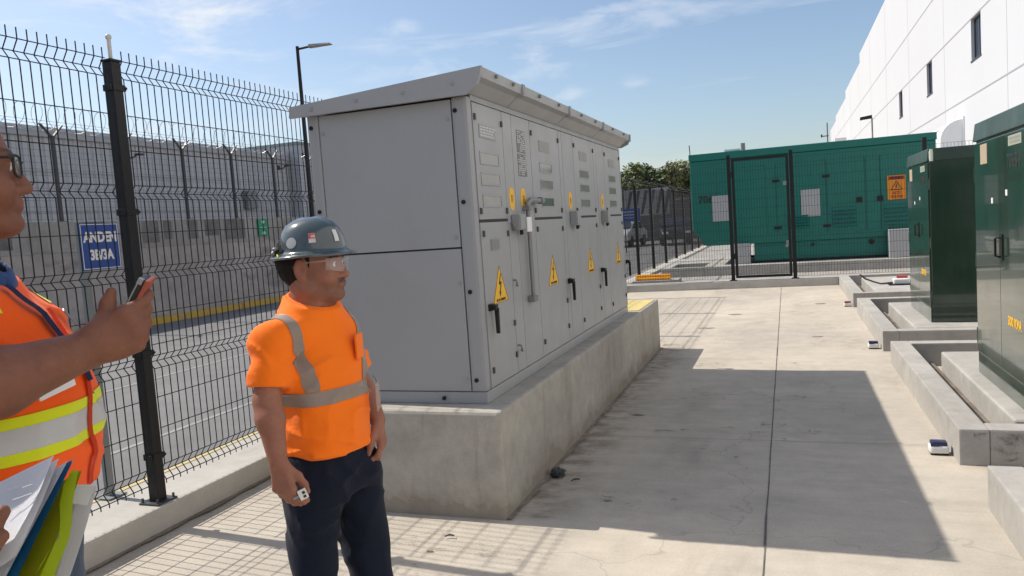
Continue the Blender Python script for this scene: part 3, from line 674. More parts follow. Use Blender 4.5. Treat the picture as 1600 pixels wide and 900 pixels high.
# ================================================================== PLINTH AND SWITCHGEAR CABINET
pl = thing('concrete_plinth', 'tall rough concrete plinth under the grey electrical cabinet', 'plinth', (-2.2, 6.5, 0))
mb = MB(); mb.box(-2.86, -1.50, 3.80, 9.28, -.02, .605, .035, 4)
bmesh.ops.subdivide_edges(mb.bm, edges=[e for e in mb.bm.edges if e.calc_length() > .5], cuts=6, use_grid_fill=True)
mb.build('block', M_plinth, pl)
mb = MB(); mb.box(-2.70, -1.535, 8.16, 9.20, .606, .611); mb.build('yellow_top', M_pyel, pl)

CX = -1.63            # door plane
cab = thing('switchgear_cabinet', 'large light grey electrical cabinet with warning triangles on a concrete plinth', 'cabinet', (-2.15, 6.02, .605))
ZB, ZT = .606, 2.345
mb = MB(); mb.box(-2.64, CX - .016, 3.985, 8.07, ZB + .01, ZT - .02); mb.build('body', M_grey2, cab)
mb = MB(); mb.box(-2.655, CX - .004, 3.972, 8.08, ZB, .675, .006); mb.build('base_frame', M_grey, cab)
def slab(name, x0, x1, y0, y1, z0, z1, mat=None, par=None, bev=.004): mb = MB(); mb.box(x0, x1, y0, y1, z0, z1, bev); return mb.build(name, mat or M_grey, par or cab)
# near end: two corner posts, upper and lower panels, bolts
slab('corner_post', -1.724, CX, 3.962, 4.03, .678, 2.335, M_grey2, bev=.02)
slab('corner_post', -2.66, -2.588, 3.962, 4.03, .678, 2.335, M_grey2, bev=.012)
slab('corner_post', -1.70, CX, 8.03, 8.085, .678, 2.335, M_grey2, bev=.015)
slab('side_panel', -2.583, -1.730, 3.965, 3.985, 1.506, 2.325)
slab('side_panel', -2.583, -1.730, 3.965, 3.985, .682, 1.496)
slab('seam', -2.583, -1.73, 3.975, 3.986, 1.4965, 1.5055, M_seam, bev=0)
for x, z in ((-1.702, 2.26), (-1.690, 1.755), (-1.690, 1.25), (-1.690, .745), (-2.635, 2.262), (-2.628, 1.765), (-1.90, .64)):
    mb = MB(); mb.cyl((x, 3.962, z), (x, 3.955, z), .0125, n=12); mb.build('bolt_cover', M_black, cab)
M_screw = paint('screw_grey', (0.33, 0.33, 0.325, 1), 0.4, 0.4)
for x, z in ((-1.752, 2.22), (-2.56, 2.22), (-1.752, 1.56), (-1.752, 1.30), (-1.752, .75), (-2.56, .75), (-2.56, 1.45)):
    mb = MB(); mb.cyl((x, 3.966, z), (x, 3.959, z), .011, n=10); mb.build('screw', M_screw, cab)
# roof in four lengths
prof = [(-2.74, 2.35), (-2.735, 2.392), (-1.512, 2.468), (-1.520, 2.415), (-1.560, 2.400), (-1.628, 2.35)]
ycut = [3.93, 4.62, 5.72, 6.86, 8.10]
for a, b in zip(ycut, ycut[1:]):
    mb = MB(); mb.prism([(x, a + .004, z) for x, z in prof], (0, b - a - .008, 0)); r_ = mb.build('roof_panel', M_grey, cab)
    mb = MB()
    mb.box(-1.545, -1.505, b - .022, b - .002, 2.40, 2.475, .003); 
    if a > 4: mb.box(-1.545, -1.505, a + .002, a + .018, 2.40, 2.475, .003)
    mb.box(-2.70, -1.56, b - .015, b + .005, 2.40, 2.43) if False else None
    mb.build('joint_flange', M_grey2, r_)
    for f in (.3, .72): y = a + (b - a) * f; mb = MB(); mb.cyl((-1.516, y, 2.448), (-1.500, y, 2.446), .011, n=8); mb.build('bolt', M_steel, r_)
mb = MB(); mb.prism([(-2.745, 3.902, 2.326), (-2.735, 3.902, 2.390), (-1.508, 3.902, 2.470), (-1.517, 3.902, 2.424), (-1.540, 3.902, 2.374), (-1.612, 3.902, 2.329)], (0, .026, 0)); fas = mb.build('fascia', M_grey, cab)
mb = MB(); mb.prism([(-2.735, 8.102, 2.35), (-2.735, 8.102, 2.390), (-1.508, 8.102, 2.470), (-1.517, 8.102, 2.424), (-1.540, 8.102, 2.374), (-1.612, 8.102, 2.345)], (0, .02, 0)); mb.build('fascia', M_grey, cab)
for x, z in ((-2.584, 2.362), (-2.284, 2.375), (-1.984, 2.384), (-1.684, 2.397)): mb = MB(); mb.cyl((x, 3.903, z), (x, 3.893, z), .013, .010, n=10); mb.build('rivet', M_screw, fas)
slab('header', CX - .016, CX - .004, 4.03, 8.03, 2.317, 2.349, M_grey2, bev=0)
# front: doors and service strips
def panel(name, y0, y1, z0, z1): return slab(name, CX - .016, CX, y0 + .003, y1 - .003, z0, z1, bev=.003)
doors = [(4.035, 4.505), (5.045, 5.745), (6.17, 6.868), (7.30, 8.02)]
strips = [(4.505, 4.675), (4.675, 5.045), (5.745, 5.84), (5.84, 6.17), (6.868, 6.975), (6.975, 7.30)]
for a, b in strips: panel('service_strip', a, b, .682, 2.31)
M_tri = M_yel
for i, (a, b) in enumerate(doors):
    ud = panel('upper_door', a, b, 1.652, 2.31); ld = panel('lower_door', a, b, .682, 1.634)
    slab('seam', CX - .014, CX - .003, a, b, 1.634, 1.652, M_seam, bev=0)
    wy = (4.10, 4.408) if i == 0 else (a + .18, a + .485)
    # name plate with rows of small print
    mb = MB(); mb.box(CX, CX + .003, wy[0] + .012, wy[1] - .035, 2.118, 2.196); npl = mb.build('name_plate', M_plate if i == 0 else M_vent, ud)
    mb = MB(); rnd = random.Random(i)
    for q in range(4):
        y = wy[0] + .03
        while y < wy[1] - .07:
            l = rnd.uniform(.015, .045); mb.box(CX + .0032, CX + .0038, y, y + l, 2.130 + q * .0165, 2.138 + q * .0165); y += l + .012
    mb.build('print', paint('plate_print', (0.55, 0.55, 0.54, 1)) if i == 0 else M_plate, npl)
    for z in (1.968, 1.848, 1.722):
        mb = MB(); t_ = .008
        for bx in ((wy[0], wy[1], z, z + t_), (wy[0], wy[1], z + .073 - t_, z + .073), (wy[0], wy[0] + t_, z + t_, z + .073 - t_), (wy[1] - t_, wy[1], z + t_, z + .073 - t_)): mb.box(CX, CX + .004, *bx)
        v = mb.build('viewing_window', M_grey2, ud)
        mb = MB(); mb.box(CX, CX + .0015, wy[0] + t_, wy[1] - t_, z + t_, z + .073 - t_)
        mb.build('pane', M_pane if not (i == 1 and z < 1.8) else M_paneg, v)
    # hinges and locks
    for z, py in ((2.23, b - .02), (1.70, b - .02), (1.70, a + .02), (2.23, a + .02), (1.57, a + .035), (1.56, b - .03), (.78, a + .04), (1.0, b - .02), (.80, b - .02)):
        mb = MB(); mb.box(CX, CX + .012, py - .009, py + .009, z - .018, z + .018, .003); mb.build('hinge', M_dhinge, ud if z > 1.64 else ld)
    # warning triangle
    cy = (4.279, 5.395, 6.55, 7.72)[i]; s = .125
    mb = MB(); mb.prism([(CX, cy - s, 1.155), (CX, cy + s, 1.155), (CX, cy, 1.372)], (.002, 0, 0)); tr = mb.build('warning_triangle', M_tri, ld)
    mb = MB()
    P = [(cy + .012, 1.325), (cy - .022, 1.262), (cy + .004, 1.262), (cy - .012, 1.215), (cy - .022, 1.222), (cy - .008, 1.188), (cy + .012, 1.218), (cy + .001, 1.215), (cy + .026, 1.278), (cy + .000, 1.278), (cy + .022, 1.325)]
    mb.prism([(CX + .0022, y, z) for y, z in P], (.001, 0, 0))
    for u0, u1 in (((cy - s, 1.155), (cy + s, 1.155)), ((cy + s, 1.155), (cy, 1.372)), ((cy, 1.372), (cy - s, 1.155))):
        p0 = Vector((CX + .0022, *u0)); p1 = Vector((CX + .0022, *u1)); ctr = Vector((CX + .0022, cy, 1.21)); q0 = p0 + (ctr - p0) * .03; q1 = p1 + (ctr - p1) * .03
        mb.prism([p0, p1, q1, q0], (.001, 0, 0))
    mb.build('bolt_symbol', M_ink, tr)
    text('print', 'ALTA TENSION', .022, (CX + .003, cy, 1.170), (0, 1, 0), (0, 0, 1), M_ink, tr)
    # handle: door edge, black lever
    hy = (4.09, 5.80, 6.94, 8.10)[i]; hx = CX if i < 3 else CX
    mb = MB(); mb.box(hx, hx + .02, hy - .025, hy + .035, 1.125, 1.165, .005); mb.hexa([(hx + .02, hy - .02, 1.13), (hx + .045, hy - .02, 1.13), (hx + .045, hy + .01, 1.13), (hx + .02, hy + .01, 1.13)], [(hx + .02, hy - .02, 1.16), (hx + .045, hy - .02, 1.16), (hx + .045, hy + .03, 1.16), (hx + .02, hy + .03, 1.16)], .004)
    mb.hexa([(hx + .025, hy + .012, .99), (hx + .045, hy + .012, .99), (hx + .045, hy + .032, .99), (hx + .025, hy + .032, .99)], [(hx + .025, hy + .004, 1.14), (hx + .048, hy + .004, 1.14), (hx + .048, hy + .03, 1.14), (hx + .025, hy + .03, 1.14)], .004)
    mb.build('handle', M_black, ld)
    if i < 4:                                        # small yellow tags on the service strip
        for ty in (((4.60, 4.825), (6.00,), (7.14,), ())[i]):
            mb = MB(); mb.prism([(CX, ty - .05, 1.765), (CX, ty - .035, 1.715), (CX, ty, 1.70), (CX, ty + .035, 1.715), (CX, ty + .05, 1.765), (CX, ty + .05, 1.80), (CX, ty + .03, 1.845), (CX, ty - .03, 1.845), (CX, ty - .05, 1.80)], (.002, 0, 0))
            g_ = mb.build('yellow_tag', M_yel, cab)
            mb = MB(); mb.box(CX + .0022, CX + .003, ty - .012, ty - .004, 1.75, 1.80); mb.box(CX + .0022, CX + .003, ty + .012, ty + .018, 1.76, 1.80); mb.build('print', M_ink, g_)
# rating plates on the second strip
for z0, z1 in ((2.080, 2.225), (1.925, 2.070)):
    mb = MB(); mb.box(CX, CX + .002, 4.765, 4.935, z0, z1); rp = mb.build('rating_plate', paint('dark_rating_plate', (0.13, 0.13, 0.13, 1), 0.4, 0.3, 0.2, scale=50), cab)
    mb = MB(); rnd = random.Random(int(z0 * 100))
    for q in range(10):
        y = 4.772
        while y < 4.92:
            l = rnd.uniform(.01, .035)
            if rnd.random() < .75: mb.box(CX + .0022, CX + .0028, y, min(y + l, 4.93), z0 + .008 + q * .0135, z0 + .016 + q * .0135)
            y += l + .007
    mb.build('print', paint('plate_white_print', (0.5, 0.5, 0.5, 1)), rp)
# small louvre on first lower door and latch hooks
mb = MB(); mb.box(CX, CX + .004, 4.175, 4.315, 1.47, 1.535)
for q in range(5): mb.box(CX + .004, CX + .007, 4.18, 4.31, 1.476 + q * .012, 1.482 + q * .012)
mb.build('louvre', M_plate, cab)
for y, z in ((4.52, 1.245), (4.53, .83), (4.54, 1.60)):
    mb = MB(); mb.tube([(CX, y, z + .02), (CX + .02, y, z + .02), (CX + .025, y, z), (CX + .022, y + .015, z - .02), (CX + .012, y + .02, z - .012)], .006, 6); mb.build('hook', M_steel, cab)
# junction boxes, conduit and horizontal pipe stub
for y0_, z0_, h_ in ((4.56, 1.575, .10), (5.96, 1.575, .115), (7.07, 1.575, .115)):
    mb = MB(); mb.box(CX + .002, CX + .055, y0_, y0_ + .12, z0_, z0_ + h_, .005); jb = mb.build('junction_box', M_boxg, cab)
    mb = MB(); mb.box(CX + .055, CX + .062, y0_ + .005, y0_ + .115, z0_ + .005, z0_ + h_ - .005, .002); mb.build('cover', M_grey2, jb)
    mb = MB(); mb.cyl((CX + .03, y0_ + .10, z0_), (CX + .03, y0_ + .10, z0_ - .03), .012, n=8); mb.build('gland', M_black, jb)
mb = MB(); mb.box(CX + .064, CX + .072, 4.665, 4.755, 1.56, 1.655, .003); mb.build('white_tag', M_white, cab)
mb = MB(); mb.cyl((CX + .03, 4.815, 1.10), (CX + .03, 4.815, 1.745), .014, n=12); mb.build('conduit', M_steel, cab, smooth=True)
for bx_ in ((4.775, 4.855, 1.095, 1.135), (4.79, 4.84, 1.70, 1.73)): mb = MB(); mb.box(CX + .002, CX + .05, *bx_, .004); mb.build('conduit_clip', M_steel, cab)
mb = MB(); mb.tube([(CX + .03, 4.815, 1.70), (CX + .03, 4.82, 1.748), (CX + .035, 4.86, 1.765), (CX + .04, 5.06, 1.765)], .018, 10); mb.cyl((CX + .04, 5.05, 1.765), (CX + .04, 5.10, 1.765), .025, n=14); mb.build('pipe_elbow', M_steel, cab, smooth=True)
mb = MB(); mb.box(CX, CX + .001, 4.90, 4.95, 1.46, 1.52); mb.build('mark', paint('faint_mark', (0.34, 0.34, 0.33, 1), scale=120, var=.5), cab)

# rag and scraps by the plinth
rg = MB(); rnd = random.Random(5)
bmesh.ops.create_icosphere(rg.bm, subdivisions=4, radius=1)
for v in rg.bm.verts:
    n_ = noise.noise(v.co * 2.7) * .5 + noise.noise(v.co * 6) * .38
    v.co = Vector((v.co.x * .042 * (1 + n_), v.co.y * .045 * (1 + n_), .001 + max(0, .020 + v.co.z * .024 * (1 + n_ * 1.5))))
M_rag = paint('crumpled_dark_cloth', (0.05, 0.055, 0.055, 1), 0.8, scale=45, var=.9)
tag(rg.build('crumpled_rag', M_rag, None, smooth=2.0), 'small crumpled dark rag lying at the foot of the plinth', 'rag').location = (-1.425, 4.54, 0.004)
for x, y, l, a in ((-1.29, 4.46, .03, .5), (-1.72, 3.52, .025, .3)):
    mb = MB(); mb.tube([(-l, 0, .006), (0, .004, .013), (l * .8, -.006, .012), (l, .006, .007)], [.003, .006, .005, .002], 6)
    o = mb.build('dry_leaf', M_rag, None); o.location = (x, y, .006); o.rotation_euler = (0, 0, a)
    tag(o, 'tiny dark scrap on the shaded slab right of the crumpled rag' if x > -1.5 else 'tiny dark scrap on the sunlit slab in front of the plinth', 'scrap')

# ================================================================== FAR FENCE, GATE AND GENERATOR
ff = thing('yard_fence', 'dark mesh fence with bent barbed top along the left of the generator yard', 'fence', (-3.5, 28, .17))
for k in range(10):
    y = 16.64 + 2.31 * k; mb = MB(); mb.box(-3.535, -3.465, y - .035, y + .035, .15 if k else .152, 2.40, .004)
    mb.tube([(-3.5, y, 2.38), (-3.56, y, 2.50), (-3.70, y, 2.60)], .022, 6); mb.build('post', M_black, ff)
mb = MB()
for i in range(int(20.8 / .055)): mb.cyl((-3.5, 16.64 + i * .055, .2), (-3.5, 16.64 + i * .055, 2.38), .0028, n=3, cap=False)
for z in (.22, .42, .62, .82, 1.02, 1.22, 1.42, 1.62, 1.82, 2.02, 2.22, 2.36): mb.cyl((-3.497, 16.64, z), (-3.497, 37.4, z), .0028, n=3, cap=False)
mb.build('mesh_panel', M_wire, ff)
mb = MB()
for x, z in ((-3.54, 2.46), (-3.62, 2.545), (-3.70, 2.605)): mb.cyl((x, 16.64, z), (x, 37.4, z), .006, n=4)
mb.build('barbed_wire', M_gwire, ff)

GY = 16.68
def mesh_wires(mb, x0, x1, z0, z1, y, sx_=.055, sz=.2, r=.003):
    n = max(1, int(round((x1 - x0) / sx_)))
    for i in range(n + 1): x = x0 + (x1 - x0) * i / n; mb.cyl((x, y, z0), (x, y, z1), r, n=3, cap=False)
    n = max(1, int(round((z1 - z0) / sz)))
    for i in range(n + 1): z = z0 + (z1 - z0) * i / n; mb.cyl((x0, y - .005, z), (x1, y - .005, z), r, n=3, cap=False)
gf = thing('yard_front_fence', 'black wire mesh fence on the end kerb either side of the gate', 'fence', (-2.0, GY, .15))
mb = MB(); mesh_wires(mb, -3.44, -1.13, .2, 2.62, GY); mb.build('mesh_panel', M_wire, gf)
mb = MB(); mesh_wires(mb, .16, 2.5, .2, 2.62, GY); mb.build('mesh_panel', M_wire, gf)
mb = MB(); mesh_wires(mb, 2.56, 7.6, .2, 2.62, GY, .06); mb.build('mesh_panel', M_wire, gf)
for x in (-1.10, .12, 2.53, 5.0):
    mb = MB(); mb.box(x - .036, x + .036, GY - .036, GY + .036, .152, 2.76, .004); mb.box(x - .07, x + .07, GY - .07, GY + .07, .151, .162); mb.build('post', M_black, gf)
gt = thing('yard_gate', 'black framed mesh gate in front of the green generator', 'gate', (-.5, GY, .2))
mb = MB()
for b in ((-1.045, -.995, .20, 2.68), (.02, .07, .20, 2.68), (-.995, .02, 2.63, 2.68), (-.995, .02, .20, .25)): mb.box(b[0], b[1], GY - .025, GY + .025, b[2], b[3])
mb.build('gate_frame', M_black, gt)
mb = MB(); mesh_wires(mb, -.99, .015, .26, 2.62, GY, .052, .19); mb.build('mesh_panel', M_wire, gt)
mb = MB()
for z in (.6, 2.3): mb.box(-1.075, -1.035, GY - .04, GY - .026, z, z + .12); mb.cyl((-1.055, GY - .045, z), (-1.055, GY - .045, z + .12), .014, n=8)
mb.build('hinge', M_black, gt)
mb = MB(); mb.box(-.045, .02, GY - .055, GY - .026, 2.06, 2.14, .004); mb.box(-.03, .02, GY - .05, GY - .026, .82, .94, .004); mb.cyl((-.02, GY - .07, .80), (-.02, GY - .07, .86), .025, n=10); mb.build('latch', M_steel, gt)

pad = thing('generator_pad', 'low concrete pad under the green generator', 'pad', (0, 20, .11))
mb = MB(); mb.box(-2.9, -1.9, 18.62, 18.82, .09, .33, .01); mb.box(-2.9, -2.7, 18.83, 22.4, .09, .33, .01); mb.box(-1.895, 6.5, 18.62, 22.4, .09, .33, .01); mb.box(-2.695, -1.9, 20.2, 22.4, .09, .33, .01); mb.build('slab', M_pit, pad)
gen = thing('generator', 'long teal green containerised generator behind the mesh gate', 'generator', (.5, 20.5, .33))
Y0, Y1 = 19.2, 21.9; GX0, GX1 = -2.17, 3.14
mb = MB(); mb.prism([(GX0, Y0, 2.86), (GX0, Y0, 1.2), (-1.87, Y0, .80), (GX1, Y0, .80), (GX1, Y0, 2.86)], (0, Y1 - Y0, 0), .012); mb.build('body', M_gen, gen)
mb = MB(); mb.box(GX0 - .02, GX1 + .02, Y0 - .03, Y1 + .03, 2.862, 3.03, .02); mb.build('roof', M_gen, gen)
mb = MB(); mb.box(-.76, GX1 - .1, Y0 + .05, Y1 - .05, .385, .797, .01); mb.build('fuel_tank_base', M_gen, gen)
mb = MB(); mb.box(-1.25, GX1 + .3, Y0 + .02, Y0 + .18, .333, .383); mb.box(-1.25, GX1 + .3, Y1 - .2, Y1 - .05, .333, .383); mb.build('skid_rail', M_black, gen)
for x0, x1 in ((-1.55, -.45), (-.20, .86), (.90, 1.68), (1.72, 2.0), (2.02, 3.05)):
    mb = MB(); mb.box(x0, x1, Y0 - .012, Y0 - .001, 1.0, 2.62, .004); d_ = mb.build('door', M_gen, gen)
    mb = MB()
    for a, b, c_, e in ((x0 - .012, x0 - .002, .99, 2.63), (x1 + .002, x1 + .012, .99, 2.63), (x0, x1, 2.622, 2.632)): mb.box(a, b, Y0 - .004, Y0 - .001, c_, e)
    mb.build('door_gap', M_gend, d_)
for x0, x1, z0, z1 in ((.02, .48, 1.10, 1.42), (.98, 1.50, 1.08, 1.54), (2.06, 2.62, 1.05, 1.52)):
    mb = MB(); mb.box(x0, x1, Y0 - .018, Y0 - .0125, z0, z1); lv = mb.build('louvre', M_gend, gen)
    mb = MB(); n = 5
    for q in range(n): z = z0 + (z1 - z0) * (q + .15) / n; mb.hexa([(x0 + .01, Y0 - .05, z), (x1 - .01, Y0 - .05, z), (x1 - .01, Y0 - .018, z), (x0 + .01, Y0 - .018, z)], [(x0 + .01, Y0 - .04, z + .012), (x1 - .01, Y0 - .04, z + .012), (x1 - .01, Y0 - .018, z + .055), (x0 + .01, Y0 - .018, z + .055)])
    mb.build('slats', M_gen, lv)
for x, z in ((-.21, 2.24), (-.20, 1.14), (.88, 2.26), (.87, 1.12)):
    mb = MB(); mb.box(x - .08, x + .08, Y0 - .03, Y0 - .0125, z - .03, z + .03, .004); mb.build('hinge', M_black, gen)
for x, z in ((1.57, 1.667), (1.995, 1.664)):
    mb = MB(); mb.box(x - .06, x + .06, Y0 - .045, Y0 - .0125, z - .06, z + .06, .01); mb.build('lock', M_black, gen)
for x, z, r in ((1.80, .70, .06), (.55, .70, .035)):
    mb = MB(); mb.cyl((x, Y0 + .05, z), (x, Y0 + .02, z), r, n=16); mb.build('port_cap', M_black, gen)
for x0, x1, z0, z1 in ((-1.686, -1.295, 1.38, 2.0), (.328, .736, 1.362, 1.985)):
    mb = MB(); mb.box(x0, x1, Y0 - .025, Y0 - .013, z0, z1, .003); mb.build('pale_plate', M_pplate, gen)
mb = MB(); mb.box(2.15, 2.52, Y0 - .03, Y0 - .013, 1.62, 2.155, .003); dsn = mb.build('danger_sign', M_orange, gen)
mb = MB(); YS = Y0 - .034
mb.prism([(2.175, YS, 2.06), (2.495, YS, 2.06), (2.495, YS, 2.135), (2.175, YS, 2.135)], (0, .003, 0)); mb.build('red_band', M_sred, dsn)
text('lettering', 'PELIGRO', .075, (2.335, YS - .001, 2.097), (1, 0, 0), (0, 0, 1), M_ink, dsn, bold=.003, xscale=.85)
mb = MB()
def tri_frame(mb, c, s, w, y):
    a = [(c[0] - s, c[1] - s * .62), (c[0] + s, c[1] - s * .62), (c[0], c[1] + s * 1.05)]
    for i in range(3):
        p0, p1 = a[i], a[(i + 1) % 3]; q = lambda p: (p[0] + (c[0] - p[0]) * w, p[1] + (c[1] - p[1]) * w)
        mb.prism([(p0[0], y, p0[1]), (p1[0], y, p1[1]), (q(p1)[0], y, q(p1)[1]), (q(p0)[0], y, q(p0)[1])], (0, .002, 0))
tri_frame(mb, (2.335, 1.905), .125, .2, YS)
mb.prism([(2.345, YS, 1.975), (2.31, YS, 1.905), (2.33, YS, 1.905), (2.318, YS, 1.85), (2.357, YS, 1.92), (2.338, YS, 1.92), (2.36, YS, 1.975)], (0, .002, 0))
mb.build('symbol', M_ink, dsn)
text('lettering', 'ALTO', .075, (2.335, YS - .001, 1.765), (1, 0, 0), (0, 0, 1), M_sred, dsn, bold=.003, xscale=.85)
text('lettering', 'VOLTAJE', .07, (2.335, YS - .001, 1.680), (1, 0, 0), (0, 0, 1), M_sred, dsn, bold=.003, xscale=.85)
text('number', '706', .24, (-1.83, Y0 - .014, 1.92), (1, 0, 0), (0, 0, 1), M_ink, gen, bold=.004)
mb = MB(); mb.cyl((-.95, 20.0, 3.03), (-.95, 20.0, 3.26), .055, n=12); mb.build('exhaust_pipe', M_steel, gen)
mb = MB(); mb.box(-1.40, -1.02, 20.0, 20.5, 3.10, 3.14); mb.box(-1.1, -1.05, 20.2, 20.3, 3.03, 3.10); mb.box(-1.35, -1.3, 20.2, 20.3, 3.03, 3.10); mb.build('rain_cap', M_plastic, gen)
mb = MB(); mb.cyl((-2.16, 19.3, 3.03), (-2.17, 19.3, 3.27), .012, n=6); mb.build('rod', M_gwire, gen)
for (x0, x1, y0_, y1_, z1, lab) in ((-1.275, -.85, 19.1, 19.45, .82, 'pale block standing on the pad under the left overhang of the green generator'), (2.12, 2.6, 18.85, 19.16, .96, 'pale block standing on the pad in front of the right end of the green generator')):
    mb = MB(); mb.box(x0, x1, y0_, y1_, .334, z1, .012); mb.box(x0 + .04, x1 - .04, y0_ - .006, y0_ + .01, .40, z1 - .05, .004)
    tag(mb.build('pale_block', M_pplate, None, loc=((x0 + x1) / 2, (y0_ + y1_) / 2, .334)), lab, 'block', 'pale blocks by the generator')
# yellow tubes lying on a slab inside the yard
mb = MB(); mb.box(-3.28, -2.28, 16.90, 17.5, .09, .20, .01); tag(mb.build('concrete_slab', M_pit, None, loc=(-2.8, 17.2, .1)), 'low concrete slab inside the yard fence under the yellow tubes', 'slab')
yt = thing('yellow_tubes', 'bundle of three orange yellow tubes lying on the low slab inside the fence', 'tubes', (-2.9, 17.1, .2))
for y, z, a in ((17.02, .235, 0), (17.10, .235, .02), (17.06, .295, -.01)):
    mb = MB(); mb.cyl((-3.22, y, z), (-2.46, y + a, z), .035, n=12); mb.build('tube', M_tubes, yt, smooth=True)

# ================================================================== RIGHT: PITS AND GREEN TRANSFORMER CABINETS
labs = ['nearest low concrete pit kerb at the right edge of the picture', 'low concrete pit wall in front of the nearer green cabinet', 'low concrete pit wall in front of the farther green cabinet', 'farthest low concrete pit wall beside the end kerb']
for i, (a, b) in enumerate(((1.2, 4.40), (5.08, 8.30), (8.95, 12.15), (12.82, 16.2))):
    pt_ = thing('cable_pit', labs[i], 'pit wall', (1.9, (a + b) / 2, 0), 'cable pits along the right side')
    mb = MB()
    def ringbox(x0, x1, y0_, y1_): mb.box(x0, x1, y0_, y1_, -.02, .22, .012)
    ringbox(.915, 1.075, a, b); ringbox(1.0755, 3.6, a, a + .16); ringbox(1.0755, 3.6, b - .16, b); ringbox(3.44, 3.6, a + .161, b - .161)
    mb.build('wall', M_pit, pt_)
    mb = MB(); mb.box(1.27, 3.2, a + .30, b - .52, -.02, .205, .03, 3); mb.build('inner_plinth', M_pit, pt_)
    mb = MB(); mb.box(1.08, 1.265, a + .165, b - .165, -.02, .03); mb.build('grit_bed', M_grit, pt_)
    if i == 1:
        mb = MB(); mb.quad([(.99, a - .002, .0), (1.9, a - .002, .0), (1.9, a - .002, .20), (.99, a - .002, .20)]); mb.build('damp_stain', soft_dirt('damp_stain', (0.13, 0.115, 0.095, 1), .47, .8, 4.5), pt_)
def green_cab(x0, y0_, y1_, lab, num):
    c = thing('transformer_cabinet', lab, 'cabinet', (x0 + .55, (y0_ + y1_) / 2, .205), 'green transformer cabinets')
    x1 = x0 + 1.25; zb, zt = .206, 2.13
    mb = MB(); mb.box(x0 + .012, x1, y0_, y1_, zb, 2.02, .008); mb.build('body', M_tgreen, c)
    mb = MB(); mb.hexa([(x0 - .012, y0_ - .012, 2.003), (x1 + .012, y0_ - .012, 2.003), (x1 + .012, y1_ + .012, 2.003), (x0 - .012, y1_ + .012, 2.003)], [(x0 + .004, y0_ - .006, 2.14), (x1, y0_ - .006, 2.14), (x1, y1_ + .006, 2.14), (x0 + .004, y1_ + .006, 2.14)], .006); mb.build('lid', M_lid, c)
    ym = (y0_ + y1_) / 2
    for k, (a, b) in enumerate(((y0_ + .012, ym - .002), (ym + .002, y1_ - .012))):
        mb = MB(); mb.box(x0 - .006, x0 + .0115, a, b, zb + .17, 1.985, .004); d_ = mb.build('door', M_tgreen, c)
        for z in (.5, 1.1, 1.75):
            hy = a - .008 if k == 0 else b + .008
            mb = MB(); mb.cyl((x0 + .002, hy, z - .06), (x0 + .002, hy, z + .06), .012, n=8); mb.build('hinge', M_tgreen, d_, smooth=True)
    mb = MB(); mb.box(x0 - .002, x0 + .0115, y0_ + .01, y1_ - .01, zb + .003, zb + .165, .003); mb.build('sill_panel', M_tgreen, c)
    mb = MB(); mb.tube([(x0 - .006, ym - .05, 1.16), (x0 - .045, ym - .05, 1.17), (x0 - .045, ym - .05, 1.29), (x0 - .006, ym - .05, 1.30)], .008, 8); mb.box(x0 - .014, x0 - .006, ym - .09, ym - .01, 1.14, 1.32, .004); mb.build('handle', M_black, c, smooth=.8)
    mb = MB(); mb.box(x0 - .009, x0 - .006, y1_ - .42, y1_ - .22, 1.82, 1.965); mb.build('tan_label', M_labt, c)
    mb = MB(); mb.box(x0 - .009, x0 - .006, y0_ + .16, y0_ + .46, 1.90, 1.965); pl_ = mb.build('maker_plate', M_lab, c)
    mb = MB(); rnd = random.Random(3)
    for q in range(2):
        y = y0_ + .19
        while y < y0_ + .42: l = rnd.uniform(.012, .03); mb.box(x0 - .0098, x0 - .0092, y, y + l, 1.912 + q * .024, 1.928 + q * .024); y += l + .01
    mb.build('print', M_vent, pl_)
    text('number', num, .13, (x0 - .0065, (y0_ + ym) / 2 - .01, 1.80), (0, -1, 0), (0, 0, 1), M_ink, c, bold=.002)
    text('yellow_marking', '300 KVA', .085, (x0 - .0065, (y0_ + ym) / 2 + .02, .74), (0, -1, 0), (0, 0, 1), M_yel, c, bold=.003)
    for y, z in ((ym + .18, 1.55), (ym - .2, 1.60)):
        mb = MB(); mb.box(x0 - .0085, x0 - .006, y - .02, y + .025, z - .02, z + .02); mb.build('white_sticker', M_white, c)
    mb = MB(); mb.cyl((x0 + .03, y0_ - .03, 2.00), (x0 + .03, y0_ - .03, 2.13), .018, n=8); mb.box(x0 + .01, x0 + .05, y0_ - .025, y0_ + .01, 2.02, 2.11); mb.build('lifting_lug', M_lug, c)
green_cab(1.383, 5.40, 6.85, 'nearer dark green transformer cabinet at the right edge with its gloss doors cropped', '70634')
green_cab(1.485, 9.60, 11.10, 'farther dark green transformer cabinet showing its shaded end beside the nearer one', '70634')
# small white units on the slab at the pit corners
for i, (x, y, lab, capm) in enumerate(((.84, 5.30, 'small white box with a navy top on the slab by the nearest pit corner', M_navy), (.84, 9.13, 'small white box with a navy top on the slab by the middle pit corner', M_navy), (.845, 12.95, 'small white box with a brown top on the slab by the far pit corner', M_rust))):
    t_ = thing('floor_unit', lab, 'box', (x, y, 0), 'small white units along the pit walls')
    mb = MB(); mb.box(x - .055, x + .055, y - .044, y + .044, .008, .062, .02, 3); mb.build('casing', M_plastic, t_, smooth=.9)
    mb = MB(); mb.box(x - .047, x + .047, y - .038, y + .038, .052, .084, .016, 2); mb.box(x - .049, x - .002, y - .042, y - .028, .056, .078, .005); mb.build('cap', capm, t_, smooth=.9)
    mb = MB(); mb.box(x - .05, x + .05, y - .04, y + .04, .004, .012); mb.build('foot', M_black, t_)
pm = thing('pump', 'small white and red pump with a black hose on the far pit slab', 'pump', (1.75, 14.1, .205))
